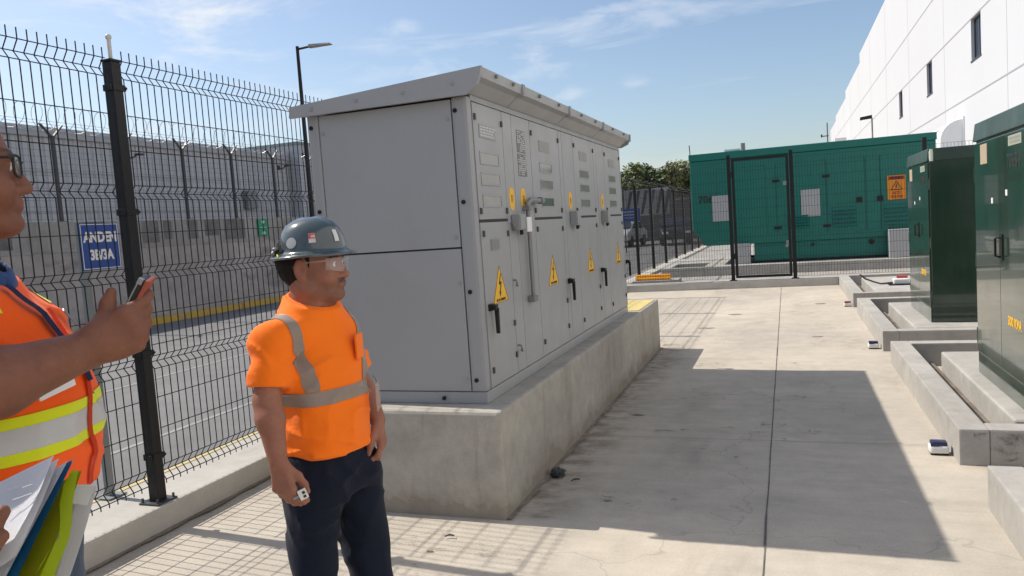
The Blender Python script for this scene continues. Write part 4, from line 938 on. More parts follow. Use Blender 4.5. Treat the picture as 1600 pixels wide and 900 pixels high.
mb = MB(); mb.box(1.62, 1.86, 14.0, 14.2, .206, .31, .03, 3); mb.build('housing', M_plastic, pm, smooth=.8)
mb = MB(); mb.cyl((1.68, 14.1, .325), (1.84, 14.1, .325), .03, n=14); mb.build('motor', paint('red_paint', (0.38, 0.05, 0.04, 1), .4), pm, smooth=.6)
mb = MB(); mb.tube([(1.62, 14.1, .24), (1.45, 14.2, .215), (1.38, 14.6, .215), (1.30, 15.2, .22), (1.25, 15.6, .26)], .014, 8); mb.build('hose', M_black, pm, smooth=True)
mb = MB(); mb.box(1.55, 1.92, 13.92, 14.28, .2055, .225, .005); mb.build('base', M_black, pm)

# ================================================================== PEOPLE: signed-distance modelling, meshed with surface nets
class SDF:
    def __init__(s, lo, hi, h):
        s.lo = np.array(lo, float); s.h = h; s.n = np.ceil((np.array(hi) - s.lo) / h).astype(int) + 1
        s.F = np.full(tuple(s.n), 1.0, np.float32)
        s.ax = [(s.lo[i] + h * np.arange(s.n[i])).astype(np.float32) for i in range(3)]
    def win(s, lo, hi, m):
        a = [max(0, int(np.floor((lo[i] - m - s.lo[i]) / s.h))) for i in range(3)]
        b = [min(s.n[i], int(np.ceil((hi[i] + m - s.lo[i]) / s.h)) + 1) for i in range(3)]
        if any(b[i] <= a[i] for i in range(3)): return None
        sl = tuple(slice(a[i], b[i]) for i in range(3))
        g = np.meshgrid(*[s.ax[i][a[i]:b[i]] for i in range(3)], indexing='ij', sparse=True)
        return sl, g
    def apply(s, fn, lo, hi, k=0.0, op='u'):
        w = s.win(lo, hi, k * 1.5 + 4 * s.h)
        if not w: return
        sl, g = w; d = fn(*g).astype(np.float32); F = s.F[sl]
        if op == 'u':
            if k > 0: hh = np.clip(0.5 + 0.5 * (F - d) / k, 0, 1); s.F[sl] = F + (d - F) * hh - k * hh * (1 - hh)
            else: s.F[sl] = np.minimum(F, d)
        elif op == 's':
            d = -d
            if k > 0: hh = np.clip(0.5 - 0.5 * (F - d) / k, 0, 1); s.F[sl] = F + (d - F) * hh + k * hh * (1 - hh)
            else: s.F[sl] = np.maximum(F, d)
    def cone(s, a, b, ra, rb, k=0.0, op='u', squash=None):
        a = np.array(a, float); b = np.array(b, float); ba = b - a; L2 = max(1e-12, ba @ ba); r = max(ra, rb)
        q = None
        if squash is not None: q = np.array(squash[0], float); q /= np.linalg.norm(q); sc_ = squash[1]
        def fn(x, y, z):
            px, py, pz = x - a[0], y - a[1], z - a[2]
            t = np.clip((px * ba[0] + py * ba[1] + pz * ba[2]) / L2, 0, 1)
            dx, dy, dz = px - t * ba[0], py - t * ba[1], pz - t * ba[2]
            d2 = dx * dx + dy * dy + dz * dz
            if q is not None:
                e = dx * q[0] + dy * q[1] + dz * q[2]; d2 = d2 + (sc_ * sc_ - 1) * e * e
            return np.sqrt(d2) - (ra + (rb - ra) * t)
        rr = r if q is None else r / min(1, sc_)
        s.apply(fn, np.minimum(a, b) - rr, np.maximum(a, b) + rr, k, op)
    def ell(s, c, r, B=None, k=0.0, op='u'):
        c = np.array(c, float); r = np.array(r, float); B = np.eye(3) if B is None else np.array(B, float)
        def fn(x, y, z):
            px, py, pz = x - c[0], y - c[1], z - c[2]
            u = [B[i][0] * px + B[i][1] * py + B[i][2] * pz for i in range(3)]
            k0 = np.sqrt(sum((u[i] / r[i]) ** 2 for i in range(3))); k1 = np.sqrt(sum((u[i] / r[i] ** 2) ** 2 for i in range(3))) + 1e-6
            return k0 * (k0 - 1) / k1
        m = max(r); s.apply(fn, c - m, c + m, k, op)
    def sections(s, O, F, L, rows, k=0.0, op='u', p=2.3, up=(0, 0, 1)):
        """stack of superellipses along z: rows of (z, f_centre, l_centre, half_depth, half_width)"""
        R_ = np.array(rows, float); R_ = R_[np.argsort(R_[:, 0])]; zs = R_[:, 0]
        fine = np.linspace(zs[0], zs[-1], 200)
        def smooth(col):
            v = np.interp(fine, zs, col); ker = np.hanning(25); ker /= ker.sum(); return np.convolve(np.pad(v, 12, mode='edge'), ker, 'valid')
        cs = [smooth(R_[:, i]) for i in range(1, 5)]
        def fn(x, y, z):
            fc, lc, hb, ha = [np.interp(np.clip(z, zs[0], zs[-1]), fine, c) for c in cs]
            px, py = x - O[0], y - O[1]
            f = (px * F[0] + py * F[1] - fc) / hb; l = (px * L[0] + py * L[1] - lc) / ha
            d = ((np.abs(f) ** p + np.abs(l) ** p) ** (1 / p) - 1) * np.minimum(hb, ha)
            return np.maximum(d, np.maximum(zs[0] - z, z - zs[-1]))
        m = np.max(R_[:, 3:5]) + np.max(np.abs(R_[:, 1:3]))
        s.apply(fn, (O[0] - m, O[1] - m, zs[0]), (O[0] + m, O[1] + m, zs[-1]), k, op)
    def cut(s, c, n, k=0.0):                          # keep the side where (p-c).n < 0
        c = np.array(c, float); n = np.array(n, float); n /= np.linalg.norm(n)
        g = np.meshgrid(*s.ax, indexing='ij', sparse=True)
        d = (n[0] * (g[0] - c[0]) + n[1] * (g[1] - c[1]) + n[2] * (g[2] - c[2])).astype(np.float32)
        s.F = np.maximum(s.F, d)
    def cut_local(s, fn): 
        g = np.meshgrid(*s.ax, indexing='ij', sparse=True); s.F = np.maximum(s.F, fn(*g).astype(np.float32))
    def displace(s, fn):
        g = np.meshgrid(*s.ax, indexing='ij', sparse=True); s.F = s.F + fn(*g).astype(np.float32)
    def mesh(s, name, relax=1):
        F = s.F; n = s.n; ins = F < 0; cells = tuple(n - 1)
        acc_i, acc_p, quads = [], [], []
        def cid(i, j, k): return (i * cells[1] + j) * cells[2] + k
        for a in range(3):
            b, c = (a + 1) % 3, (a + 2) % 3
            sl0 = [slice(None)] * 3; sl1 = [slice(None)] * 3; sl0[a] = slice(0, -1); sl1[a] = slice(1, None)
            m = ins[tuple(sl0)] != ins[tuple(sl1)]
            idx = np.array(np.nonzero(m)).T
            if not len(idx): continue
            ok = (idx[:, b] > 0) & (idx[:, b] < n[b] - 1) & (idx[:, c] > 0) & (idx[:, c] < n[c] - 1); idx = idx[ok]
            i1 = idx.copy(); i1[:, a] += 1
            f0 = F[idx[:, 0], idx[:, 1], idx[:, 2]]; f1 = F[i1[:, 0], i1[:, 1], i1[:, 2]]
            t = f0 / (f0 - f1); P = idx.astype(float); P[:, a] += t
            q = []
            for db, dc in ((-1, -1), (0, -1), (0, 0), (-1, 0)):
                ci = idx.copy(); ci[:, b] += db; ci[:, c] += dc
                id_ = cid(ci[:, 0], ci[:, 1], ci[:, 2]); q.append(id_); acc_i.append(id_); acc_p.append(P)
            q = np.stack(q, 1); fl = f0 > 0; q[fl] = q[fl][:, ::-1]; quads.append(q)
        ids = np.concatenate(acc_i); P = np.concatenate(acc_p); Q = np.concatenate(quads)
        u, inv = np.unique(ids, return_inverse=True); cnt = np.bincount(inv).astype(float)
        V = np.stack([np.bincount(inv, P[:, i]) / cnt for i in range(3)], 1)
        Q = np.searchsorted(u, Q)
        for _ in range(relax):                        # light tangential smoothing
            e = np.concatenate([Q[:, [0, 1]], Q[:, [1, 2]], Q[:, [2, 3]], Q[:, [3, 0]]]); S_ = np.zeros_like(V); d = np.zeros(len(V))
            for i in range(3): S_[:, i] = np.bincount(e[:, 0], V[e[:, 1], i], len(V)) + np.bincount(e[:, 1], V[e[:, 0], i], len(V))
            d = np.bincount(e[:, 0], minlength=len(V)) + np.bincount(e[:, 1], minlength=len(V)); V = 0.5 * V + 0.5 * S_ / d[:, None]
        V = V * s.h + s.lo
        me = bpy.data.meshes.new(name); me.vertices.add(len(V)); me.vertices.foreach_set('co', V.astype(np.float32).ravel())
        me.loops.add(len(Q) * 4); me.loops.foreach_set('vertex_index', Q.astype(np.int32).ravel())
        me.polygons.add(len(Q)); me.polygons.foreach_set('loop_start', np.arange(0, len(Q) * 4, 4, dtype=np.int32)); me.polygons.foreach_set('loop_total', np.full(len(Q), 4, np.int32))
        me.polygons.foreach_set('use_smooth', np.ones(len(Q), bool)); me.update(calc_edges=True); me.validate()
        return me, V

def sub_mesh(me, name, planes, mat, parent, off=0.003, keep=None):
    """piece of a garment surface cut out by straight planes and lifted slightly: a sewn-on strip"""
    bm = bmesh.new(); bm.from_mesh(me)
    for c, n in planes:
        bmesh.ops.bisect_plane(bm, geom=bm.verts[:] + bm.edges[:] + bm.faces[:], dist=1e-6, plane_co=Vector(c), plane_no=Vector(n), clear_outer=True)
    if keep:
        dead = [f for f in bm.faces if not keep(f.calc_center_median(), f.normal)]
        bmesh.ops.delete(bm, geom=dead, context='FACES')
    bm.normal_update()
    for v in bm.verts: v.co = v.co + v.normal * off
    o0 = ORG.get(parent.name, Vector()); 
    m2 = bpy.data.meshes.new(name); bm.to_mesh(m2); bm.free()
    for p_ in m2.polygons: p_.use_smooth = True
    return link_mesh(name, m2, mat, parent)

def vnoise(scale, amp, seed=0, aniso=(1, 1, 1)):
    """cheap smooth 3-D value noise for cloth folds"""
    rs = np.random.RandomState(seed); T = [(rs.uniform(.6, 1.6) * scale * rs.normal(size=3) * np.array(aniso), rs.uniform(0, 6.28)) for _ in range(7)]
    def fn(x, y, z): return sum(np.sin(k[0] * x + k[1] * y + k[2] * z + ph) for k, ph in T) * (amp / 3.0)
    return fn

def ridges(kvec, warp, amp, seed, gate=None):
    """sharp-crested folds running across kvec, bent by smooth noise"""
    wn_ = vnoise(warp, 2.4, seed); gn = vnoise(warp * 1.3, 1.0, seed + 50)
    def fn(x, y, z):
        ph = kvec[0] * x + kvec[1] * y + kvec[2] * z + wn_(x, y, z); r = 1 - np.abs(np.sin(ph)); a = amp * np.clip(.35 + .9 * gn(x, y, z), 0, 1)
        if gate is not None: a = a * gate(x, y, z)
        return -a * (r * r - .33)
    return fn

def skin_mat(name, col, red):
    m, t, p = new_mat(name); co = nd(t, 'ShaderNodeTexCoord').outputs['Object']
    n = noise_node(t, 28, 5, 0.65, co); n2 = noise_node(t, 260, 3, 0.6, co)
    c = mixc(t, ramp(t, n.outputs['Fac'], [(0.35, grey(0)), (0.7, grey(1))]).outputs[0], col, red)
    at_ = nd(t, 'ShaderNodeAttribute'); at_.attribute_name = 'tint'
    sp = nd(t, 'ShaderNodeSeparateColor'); t.links.new(at_.outputs['Color'], sp.inputs[0])
    n4 = noise_node(t, 95, 4, 0.7, co); c = mixc(t, 1.0, c, ramp(t, n4.outputs['Fac'], [(0.3, grey(0.93)), (0.7, grey(1.05))]).outputs[0], 'MULTIPLY')
    c = mixc(t, sp.outputs[0], c, (0.055, 0.035, 0.028, 1))       # stubble
    c = mixc(t, sp.outputs[1], c, (0.26, 0.09, 0.07, 1))          # lips
    t.links.new(c, p.inputs['Base Color']); p.inputs['Roughness'].default_value = 0.58; p.inputs['Specular IOR Level'].default_value = 0.34
    p.inputs['Subsurface Weight'].default_value = 0.03; p.inputs['Subsurface Radius'].default_value = (0.01, 0.004, 0.002)
    b = nd(t, 'ShaderNodeBump'); b.inputs['Strength'].default_value = 0.3; b.inputs['Distance'].default_value = 0.003
    t.links.new(n2.outputs['Fac'], b.inputs['Height']); t.links.new(b.outputs[0], p.inputs['Normal'])
    return m

def cloth_mat(name, col, rough=0.85, weave=350, var=0.05, sheen=0.15, glow=None, spots=0.0):
    m, t, p = new_mat(name); co = nd(t, 'ShaderNodeTexCoord').outputs['Object']
    n = noise_node(t, 9, 5, 0.6, co); c = mixc(t, n.outputs['Fac'], sc(col, 1 - var * 2), sc(col, 1 + var * 2))
    if spots:
        s_ = noise_node(t, 22, 4, 0.75, co, 0.5); c = mixc(t, ramp(t, s_.outputs['Fac'], [(0.70, grey(0)), (0.76, grey(spots))]).outputs[0], c, sc(col, 0.35))
    t.links.new(c, p.inputs['Base Color']); p.inputs['Roughness'].default_value = rough; p.inputs['Specular IOR Level'].default_value = 0.2
    p.inputs['Sheen Weight'].default_value = sheen
    w = noise_node(t, weave, 2, 0.5, co); f = noise_node(t, 24, 4, 0.55, co, 0.8); ad = nd(t, 'ShaderNodeMath', operation='MULTIPLY_ADD'); t.links.new(w.outputs['Fac'], ad.inputs[0]); ad.inputs[1].default_value = 0.15; t.links.new(f.outputs['Fac'], ad.inputs[2])
    b = nd(t, 'ShaderNodeBump'); b.inputs['Strength'].default_value = 0.35; b.inputs['Distance'].default_value = 0.006
    t.links.new(ad.outputs[0], b.inputs['Height']); t.links.new(b.outputs[0], p.inputs['Normal'])
    return m

M_skin = skin_mat('sun_tanned_skin', (0.27, 0.115, 0.072, 1), (0.32, 0.138, 0.087, 1))
M_skin2 = skin_mat('tanned_skin', (0.17, 0.068, 0.040, 1), (0.205, 0.083, 0.050, 1))
M_orange_cloth = cloth_mat('hi_vis_orange_cloth', (0.95, 0.185, 0.007, 1), 0.8, 300, 0.04, 0.1, spots=0.5)
M_orange_vest = cloth_mat('hi_vis_orange_vest', (0.88, 0.105, 0.006, 1), 0.75, 420, 0.05, 0.1)
M_lime = cloth_mat('lime_yellow_strip', (0.62, 0.68, 0.012, 1), 0.7, 420, 0.04)
M_refl = cloth_mat('grey_reflective_strip', (0.27, 0.215, 0.175, 1), 0.42, 300, 0.10)
M_refl2 = cloth_mat('silver_reflective_strip', (0.46, 0.46, 0.45, 1), 0.40, 200, 0.12)
M_navycloth = cloth_mat('navy_work_trousers', (0.0075, 0.0105, 0.022, 1), 0.9, 420, 0.1, 0.05)
M_jean = cloth_mat('blue_denim', (0.03, 0.055, 0.095, 1), 0.9, 500, 0.12)
M_bluecloth = cloth_mat('blue_collar_cloth', (0.012, 0.05, 0.17, 1), 0.8, 400, 0.06)
M_hair = paint('black_hair', (0.008, 0.0065, 0.006, 1), 0.75, 0, 0.3, scale=90, bump=0.6, spec=0.2)
M_boot = paint('brown_boot_leather', (0.07, 0.04, 0.025, 1), 0.5, scale=20, bump=0.2)
M_hat = paint('grey_green_hard_hat', (0.060, 0.080, 0.084, 1), 0.16, 0, 0.05, scale=9, dirt=0.2, dirt_col=(0.12, 0.13, 0.12, 1), coat=0.5)
M_clear = glass('clear_lens', (0.85, 0.9, 0.92, 1), 0.16, 0.03)
M_eye = paint('eye_white', (0.6, 0.57, 0.53, 1), 0.25)
M_iris = paint('dark_iris', (0.02, 0.012, 0.008, 1), 0.15)

def v3(v): return np.array([v[0], v[1], v[2]], float)
def hv(a): return Vector((math.cos(a), math.sin(a), 0))
class Frame:
    """body frame: f forward, l towards the figure's left, z up"""
    def __init__(s, o, f, upv=(0, 0, 1)):
        s.o = Vector(o); s.f = Vector(f).normalized(); s.u = Vector(upv).normalized(); s.l = s.u.cross(s.f).normalized(); s.f = s.l.cross(s.u).normalized()
    def p(s, f, l, z): return s.o + s.f * f + s.l * l + s.u * z
    def B(s): return [list(s.f), list(s.l), list(s.u)]
    def loc(s, V): d = V - np.array(s.o); return d @ np.array(s.f), d @ np.array(s.l), d @ np.array(s.u)

def add_head(S_, H, k=1.0, neck_to=None, neck_r=.058, fat=1.0, hook=1.0):
    e = lambda c, r, kk=.02, op='u': S_.ell(H.p(*[v * k for v in c]), [v * k for v in r], H.B(), kk, op)
    c = lambda a, b, ra, rb, kk=.012, op='u': S_.cone(H.p(*[v * k for v in a]), H.p(*[v * k for v in b]), ra * k, rb * k, kk, op)
    e((-.015, 0, .033), (.099, .077, .088), 0)
    e((.030, 0, -.030), (.064, .063 * fat, .088), .025)
    for s in (-1, 1):
        c((-.002, s * .050 * fat, -.070), (.066, s * .016, -.098), .026 * fat, .022, .022)
        e((.066, s * .040 * fat, -.040), (.024, .022, .030), .022)
    e((.078, 0, -.098), (.021, .022, .018), .016)
    c((.082, -.036, .018), (.082, .036, .018), .0125, .0125, .014)
    c((.088, 0, .004), (.105 + .006 * hook, 0, -.036), .0085, .0115, .012)
    for s in (-1, 1): c((.100, s * .010, -.040), (.094, s * .015, -.041), .009, .008, .006)
    for s in (-1, 1): e((.103, s * .031, .001), (.019, .019, .011), .010, 's')
    for s in (-1, 1): e((.0800, s * .031, .001), (.0125, .0135, .0105), .004)
    c((.092, -.017, -.070), (.092, .017, -.070), .0085, .0085, .008)
    c((.0945, -.016, -.0605), (.0945, .016, -.0605), .0075, .0075, .007)
    c((.106, -.022, -.0655), (.106, .022, -.0655), .0040, .0040, .004, 's')
    for s in (-1, 1):
        e((-.008, s * .081, -.010), (.022, .0115, .036), .006); e((-.002, s * .092, -.006), (.012, .007, .022), .005, 's'); e((-.010, s * .083, -.005), (.013, .006, .026), .004) if False else None
        e((.000, s * .079, -.040), (.010, .007, .010), .006)
    if neck_to is not None: S_.cone(H.p(-.022 * k, 0, -.060 * k), neck_to, neck_r * k * .96, neck_r * 1.08 * k, .03)

def hand_parts(wrist, d, n, side, scale=1.0, curls=None, spread=0.012, thumb=None, tl=1.0):
    """list of (a,b,ra,rb): d wrist->knuckles, n out of the back of the hand, side = unit vector to the thumb side"""
    w = Vector(wrist); d = Vector(d).normalized(); n = Vector(n); n = (n - d * n.dot(d)).normalized(); t = Vector(side); t = (t - d * t.dot(d) - n * t.dot(n)).normalized()
    s = scale; out = []
    offs = (.030, .010, -.011, -.030); kn = (.088, .092, .087, .078); ph = ((.042, .026, .022), (.046, .029, .023), (.042, .027, .022), (.033, .021, .019)); rad = (.0098, .0100, .0094, .0083)
    for i in range(4):
        k0 = w + d * kn[i] * s + t * offs[i] * s
        out.append((w + d * .012 * s + t * offs[i] * .55 * s, k0, .0155 * s, .0125 * s))
        ang = 0; p0 = k0
        for j in range(3):
            ang += math.radians(curls[i][j]); dd = d * math.cos(ang) - n * math.sin(ang) + t * (spread * (1.5 - i) if j == 0 else 0); dd.normalize()
            p1 = p0 + dd * ph[i][j] * s; r0 = rad[i] * s * (1 - .10 * j); out.append((p0, p1, r0 * 1.04, r0 * .94)); p0 = p1
    tb = thumb or ((.55, .75, -.25), (.85, .40, -.25), (.95, .15, -.25))
    p0 = w + d * .022 * s + t * .020 * s - n * .006 * s
    for j, (a, b, c) in enumerate(tb):
        L = (.045, .034, .028)[j] * tl; dd = (d * a + t * b + n * c).normalized(); p1 = p0 + dd * L * s
        out.append((p0, p1, (.0165, .0125, .0110)[j] * s, (.0125, .0112, .0088)[j] * s)); p0 = p1
    return out

def tint(me, V, fn):
    a = me.color_attributes.new('tint', 'FLOAT_COLOR', 'POINT'); c = np.zeros((len(V), 4), np.float32); c[:, 3] = 1
    r, g = fn(V); c[:, 0] = r; c[:, 1] = g; a.data.foreach_set('color', c.ravel())
def sm(x, a, b): t = np.clip((x - a) / (b - a), 0, 1); return t * t * (3 - 2 * t)

def part(me, name, mat, parent):
    o0 = ORG.get(parent.name, Vector())
    me.transform(Matrix.Translation(-o0)); return link_mesh(name, me, mat, parent)

# ------------------------------------------------------------------ the worker in the hard hat
WO = Vector((-1.395, 2.045, 0))
T_ = Vector((-WO.x, -WO.y, 0)).normalized(); Rr = Vector((-T_.y, T_.x, 0))
def facing(deg): a = R(deg); return T_ * math.cos(a) + Rr * math.sin(a)
WB = Frame(WO, facing(41)); WH = Frame((-1.396, 2.043, 1.524), facing(65), (0.0, 0.0, 1))
man = thing('person', 'worker in orange T-shirt and grey hard hat standing before the cabinet', 'person', WO)

rs_, re_, rw_ = at(423, 535, 2.27), at(417, 626, 2.24), at(435, 722, 2.20)
ls_, le_, lw_ = at(521, 520, 2.56), at(563, 602, 2.58), at(590, 656, 2.52)
B_ = SDF((-1.80, 1.62, .62), (-1.02, 2.42, 1.68), .0042)
add_head(B_, WH, .955, WB.p(-.022, 0, 1.36), .064, 1.10)
B_.sections(WO, WB.f, WB.l, [(.97, .0, 0, .085, .11), (1.02, .0, 0, .085, .12), (1.2, -.005, 0, .08, .12), (1.33, -.02, 0, .07, .115), (1.385, -.025, 0, .055, .08)], .03)
B_.cone(WB.p(-.02, -.05, 1.345), rs_, .042, .042, .03); B_.cone(WB.p(-.02, .05, 1.345), ls_, .042, .042, .03)
def limb(S_, a, b, c, r, k=.02):
    a, b, c = Vector(a), Vector(b), Vector(c)
    S_.cone(a, a.lerp(b, .55), r[0], r[1], k); S_.cone(a.lerp(b, .5), b, r[1], r[2], k)
    S_.cone(b, b.lerp(c, .3), r[2], r[3], k); S_.cone(b.lerp(c, .3), c, r[3], r[4], k)
limb(B_, rs_, re_, rw_, (.041, .041, .037, .040, .0265)); limb(B_, ls_, le_, lw_, (.041, .041, .037, .040, .026))
# right hand: loose fist hanging, back of the hand to the camera
dR = (at(450, 790, 2.19) - rw_).normalized(); nR = (T_ * .8 - Rr * .55).normalized(); tR = (Rr * .75 + T_ * .45).normalized()
for a, b, ra, rb in hand_parts(rw_, dR, nR, tR, .93, [(22, 40, 25), (26, 46, 30), (32, 52, 34), (36, 54, 36)], .008, ((.75, .50, -.35), (.93, .12, -.45), (.93, -.10, -.5))): B_.cone(a, b, ra, rb, .010)
dL = (at(600, 706, 2.50) - lw_).normalized(); nL = (Rr * .92 + T_ * .25).normalized(); tL = (T_ * .85 - Rr * .3).normalized()
for a, b, ra, rb in hand_parts(lw_, dL, nL, tL, .90, [(25, 45, 30), (30, 50, 35), (35, 55, 38), (40, 58, 40)], .01, ((.80, .50, -.35), (.93, .20, -.40), (.95, 0, -.4))): B_.cone(a, b, ra, rb, .010)
me, V = B_.mesh('body', 1)
def wt(V):
    f, l, z = WH.loc(V); k = .99
    cheek = sm(f, .028, .060) * sm(-z, .040, .062) * (1 - sm(-z, .120, .132))
    side = sm(f, -.004, .016) * (1 - sm(f, .030, .055)) * sm(-z, -.02, .03) * (1 - sm(-z, .085, .11)) * sm(np.abs(l), .045, .055)
    rn = np.random.RandomState(1).uniform(.75, 1.0, len(V))
    beard = np.clip(cheek * .42 + side * .25, 0, .5) * rn
    mou = sm(f, .082, .092) * (1 - sm(np.abs(z + .0515), .006, .0105)) * (1 - sm(np.abs(l), .026, .033)); beard = np.maximum(beard, mou * .92 * rn)
    gt_ = sm(f, .080, .088) * (1 - sm(np.abs(z + .081), .004, .008)) * (1 - sm(np.abs(l), .008, .014)); beard = np.maximum(beard, gt_ * .6)
    brow = sm(f, .066, .078) * (1 - sm(np.abs(z - .021), .0035, .007)) * sm(np.abs(l), .010, .015) * (1 - sm(np.abs(l), .046, .052)); beard = np.maximum(beard, brow * .9)
    lip = sm(f, .088, .096) * (1 - sm(np.abs(z + .067), .008, .012)) * (1 - sm(np.abs(l), .018, .024))
    return beard, lip * .6 * (1 - np.clip(beard * 1.5, 0, 1))
tint(me, V, wt); part(me, 'body', M_skin, man)
for s in (-1, 1):
    mb = MB(); c = WH.p(.0805 * .955, s * .0296, .001); mb.ball(c, .0120, 14, 10); eo = mb.build('eye', M_eye, man, smooth=True)
    mb = MB(); mb.ball(c + (WH.f * .9 + Vector((0, 0, -.1))) * .0085, .0055, 12, 8); mb.build('iris', M_iris, eo, smooth=True)
# hair under the hat
Hs = SDF((-1.55, 1.88, 1.38), (-1.22, 2.22, 1.66), .0035)
Hs.ell(WH.p(-.020, 0, .020), (.1005, .0815, .103), WH.B())
def hair_cut(x, y, z):
    f = (x - WH.o.x) * WH.f.x + (y - WH.o.y) * WH.f.y; zz = z - WH.o.z
    return np.maximum(f + .018 - .30 * np.clip(-zz, -.1, .02) * 0 - np.clip((zz - .012) * 1.6, 0, .08), -zz - .068)
Hs.cut_local(hair_cut)
for s in (-1, 1): Hs.cone(WH.p(.012, s * .0690, .05), WH.p(.017, s * .0665, -.004), .010, .005, .01)
Hs.displace(vnoise(260, .0016, 3)); me, V = Hs.mesh('hair', 1); part(me, 'hair', M_hair, man)

# T-shirt
TS = SDF((-1.80, 1.62, .84), (-1.02, 2.46, 1.52), .0055)
TS.sections(WO, WB.f, WB.l, [(.86, -.008, 0, .112, .146), (.92, -.008, 0, .114, .148), (1.0, -.006, 0, .122, .152), (1.10, -.006, 0, .122, .154), (1.2, -.010, 0, .115, .156), (1.28, -.018, 0, .103, .148), (1.335, -.022, 0, .094, .136), (1.375, -.024, 0, .080, .100), (1.415, -.025, 0, .070, .076), (1.43, -.025, 0, .068, .072)], 0, p=2.4)
for a, b, r in ((rs_, re_, 1), (ls_, le_, 1)):
    a, b = Vector(a), Vector(b)
    TS.cone(WB.p(-.022, 0, 1.374), a, .058, .052, .05); TS.cone(a, a.lerp(b, .55), .054, .058, .045); TS.cone(a.lerp(b, .5), a.lerp(b, .95), .058, .061, .02)
TS.displace(lambda x, y, z: vnoise(20, .0055, 5, (1, 1, 1.2))(x, y, z) + ridges((14, -18, 38), 9, .017, 61)(x, y, z) + ridges((30, 10, -22), 11, .011, 65)(x, y, z)
            + ridges((4, 6, 62), 12, .019, 71, lambda x, y, z: np.clip((1.07 - z) / .12, 0, 1))(x, y, z))
for a, b in ((rs_, re_), (ls_, le_)):
    a, b = Vector(a), Vector(b); d = (b - a).normalized(); e = a.lerp(b, .78)
    # cut the sleeve square and hollow it
    c_ = np.array(e); n_ = np.array(d)
    def slv(x, y, z, c_=c_, n_=n_):
        h = n_[0] * (x - c_[0]) + n_[1] * (y - c_[1]) + n_[2] * (z - c_[2]); q = (x - c_[0]) ** 2 + (y - c_[1]) ** 2 + (z - c_[2]) ** 2 - h * h
        return np.where(q < .105 ** 2, h, -1.0) 
    lat = np.array(WB.l) * (1 if (a - WB.o).dot(WB.l) > 0 else -1)
    def slv2(x, y, z, c_=c_, n_=n_, lat=lat):
        h = n_[0] * (x - c_[0]) + n_[1] * (y - c_[1]) + n_[2] * (z - c_[2]); q = lat[0] * (x - c_[0]) + lat[1] * (y - c_[1])
        return np.minimum(h, q + .055)
    TS.cut_local(slv2)
TS.cut((0, 0, .936), (0, 0, -1))
ncen = WB.p(-.018, 0, 1.44); nn_ = Vector((WB.f.x * .36, WB.f.y * .36, 1)).normalized()
TS.cut(WB.p(-.02, 0, 1.416), nn_)
TS.cone(WB.p(-.022, 0, 1.36), WB.p(-.020, 0, 1.50), .066, .074, 0, 's')
me, V = TS.mesh('shirt', 2); 
me_l = me.copy(); me_l.transform(Matrix.Translation(-WO))
shirt = part(me, 'shirt', M_orange_cloth, man)
# ribbed collar ring
mb = MB(); pts = []
for i in range(41):
    w = 2 * math.pi * i / 40; q = WB.p(-.021 + .074 * math.cos(w), .073 * math.sin(w), 0); q.z = 1.4115 - (.36 * (q - WB.p(-.02, 0, 0)).dot(WB.f)) + .001; pts.append(q)
mb.tube(pts, .0068, 6, cap=False); mb.build('collar', M_orange_cloth, shirt, smooth=2.0)
def LP(f, l, z): p_ = WB.p(f, l, z); return p_ - WO
# reflective strips: waist band and two braces
sub_mesh(me_l, 'reflective_strip', [(LP(0, 0, 1.148), (0, 0, 1)), (LP(0, 0, 1.106), (0, 0, -1))], M_refl, shirt, .0022, keep=lambda c, n: abs((c).dot(WB.l)) < .172 and (Vector((c.x, c.y, 0)) - Vector((0, 0, 0))).length < .2)
for s in (-1, 1):
    la, lb = (.098, .134) if s < 0 else (.078, .114)
    sub_mesh(me_l, 'reflective_strip', [(LP(0, s * lb, 1.15), WB.l * s - Vector((0, 0, .13))), (LP(0, s * la, 1.15), WB.l * -s + Vector((0, 0, .13))), (LP(0, 0, 1.1495), (0, 0, -1))], M_refl, shirt, .0022, keep=lambda c, n: True)
# chest pocket with the badge clipped below
pk = WB.p(.094, .070, 1.262)
mb = MB(); mb.box(-.002, .005, -.032, .032, -.042, .036, .003); 
bmesh.ops.transform(mb.bm, matrix=Matrix.Translation(pk) @ Matrix(((WB.f.x, WB.l.x, 0, 0), (WB.f.y, WB.l.y, 0, 0), (0, 0, 1, 0), (0, 0, 0, 1))) @ Matrix.Rotation(R(28), 4, 'Z'), verts=mb.bm.verts[:]); mb.build('pocket', M_orange_cloth, shirt)
mb = MB(); mb.box(-.0015, .0015, -.030, .030, -.045, .045, .001)
bmesh.ops.transform(mb.bm, matrix=Matrix.Translation(WB.p(.115, .115, 1.09)) @ Matrix(((WB.f.x, WB.l.x, 0, 0), (WB.f.y, WB.l.y, 0, 0), (0, 0, 1, 0), (0, 0, 0, 1))) @ Matrix.Rotation(R(35), 4, 'Z'), verts=mb.bm.verts[:]); bd = mb.build('badge', glass('clear_badge_sleeve', (0.7, 0.5, 0.42, 1), .35, .15), shirt)
mb = MB(); mb.tube([WB.p(.117, .115, 1.135), WB.p(.115, .113, 1.15), WB.p(.108, .105, 1.158)], .004, 6); mb.build('badge_clip', M_steel, bd)

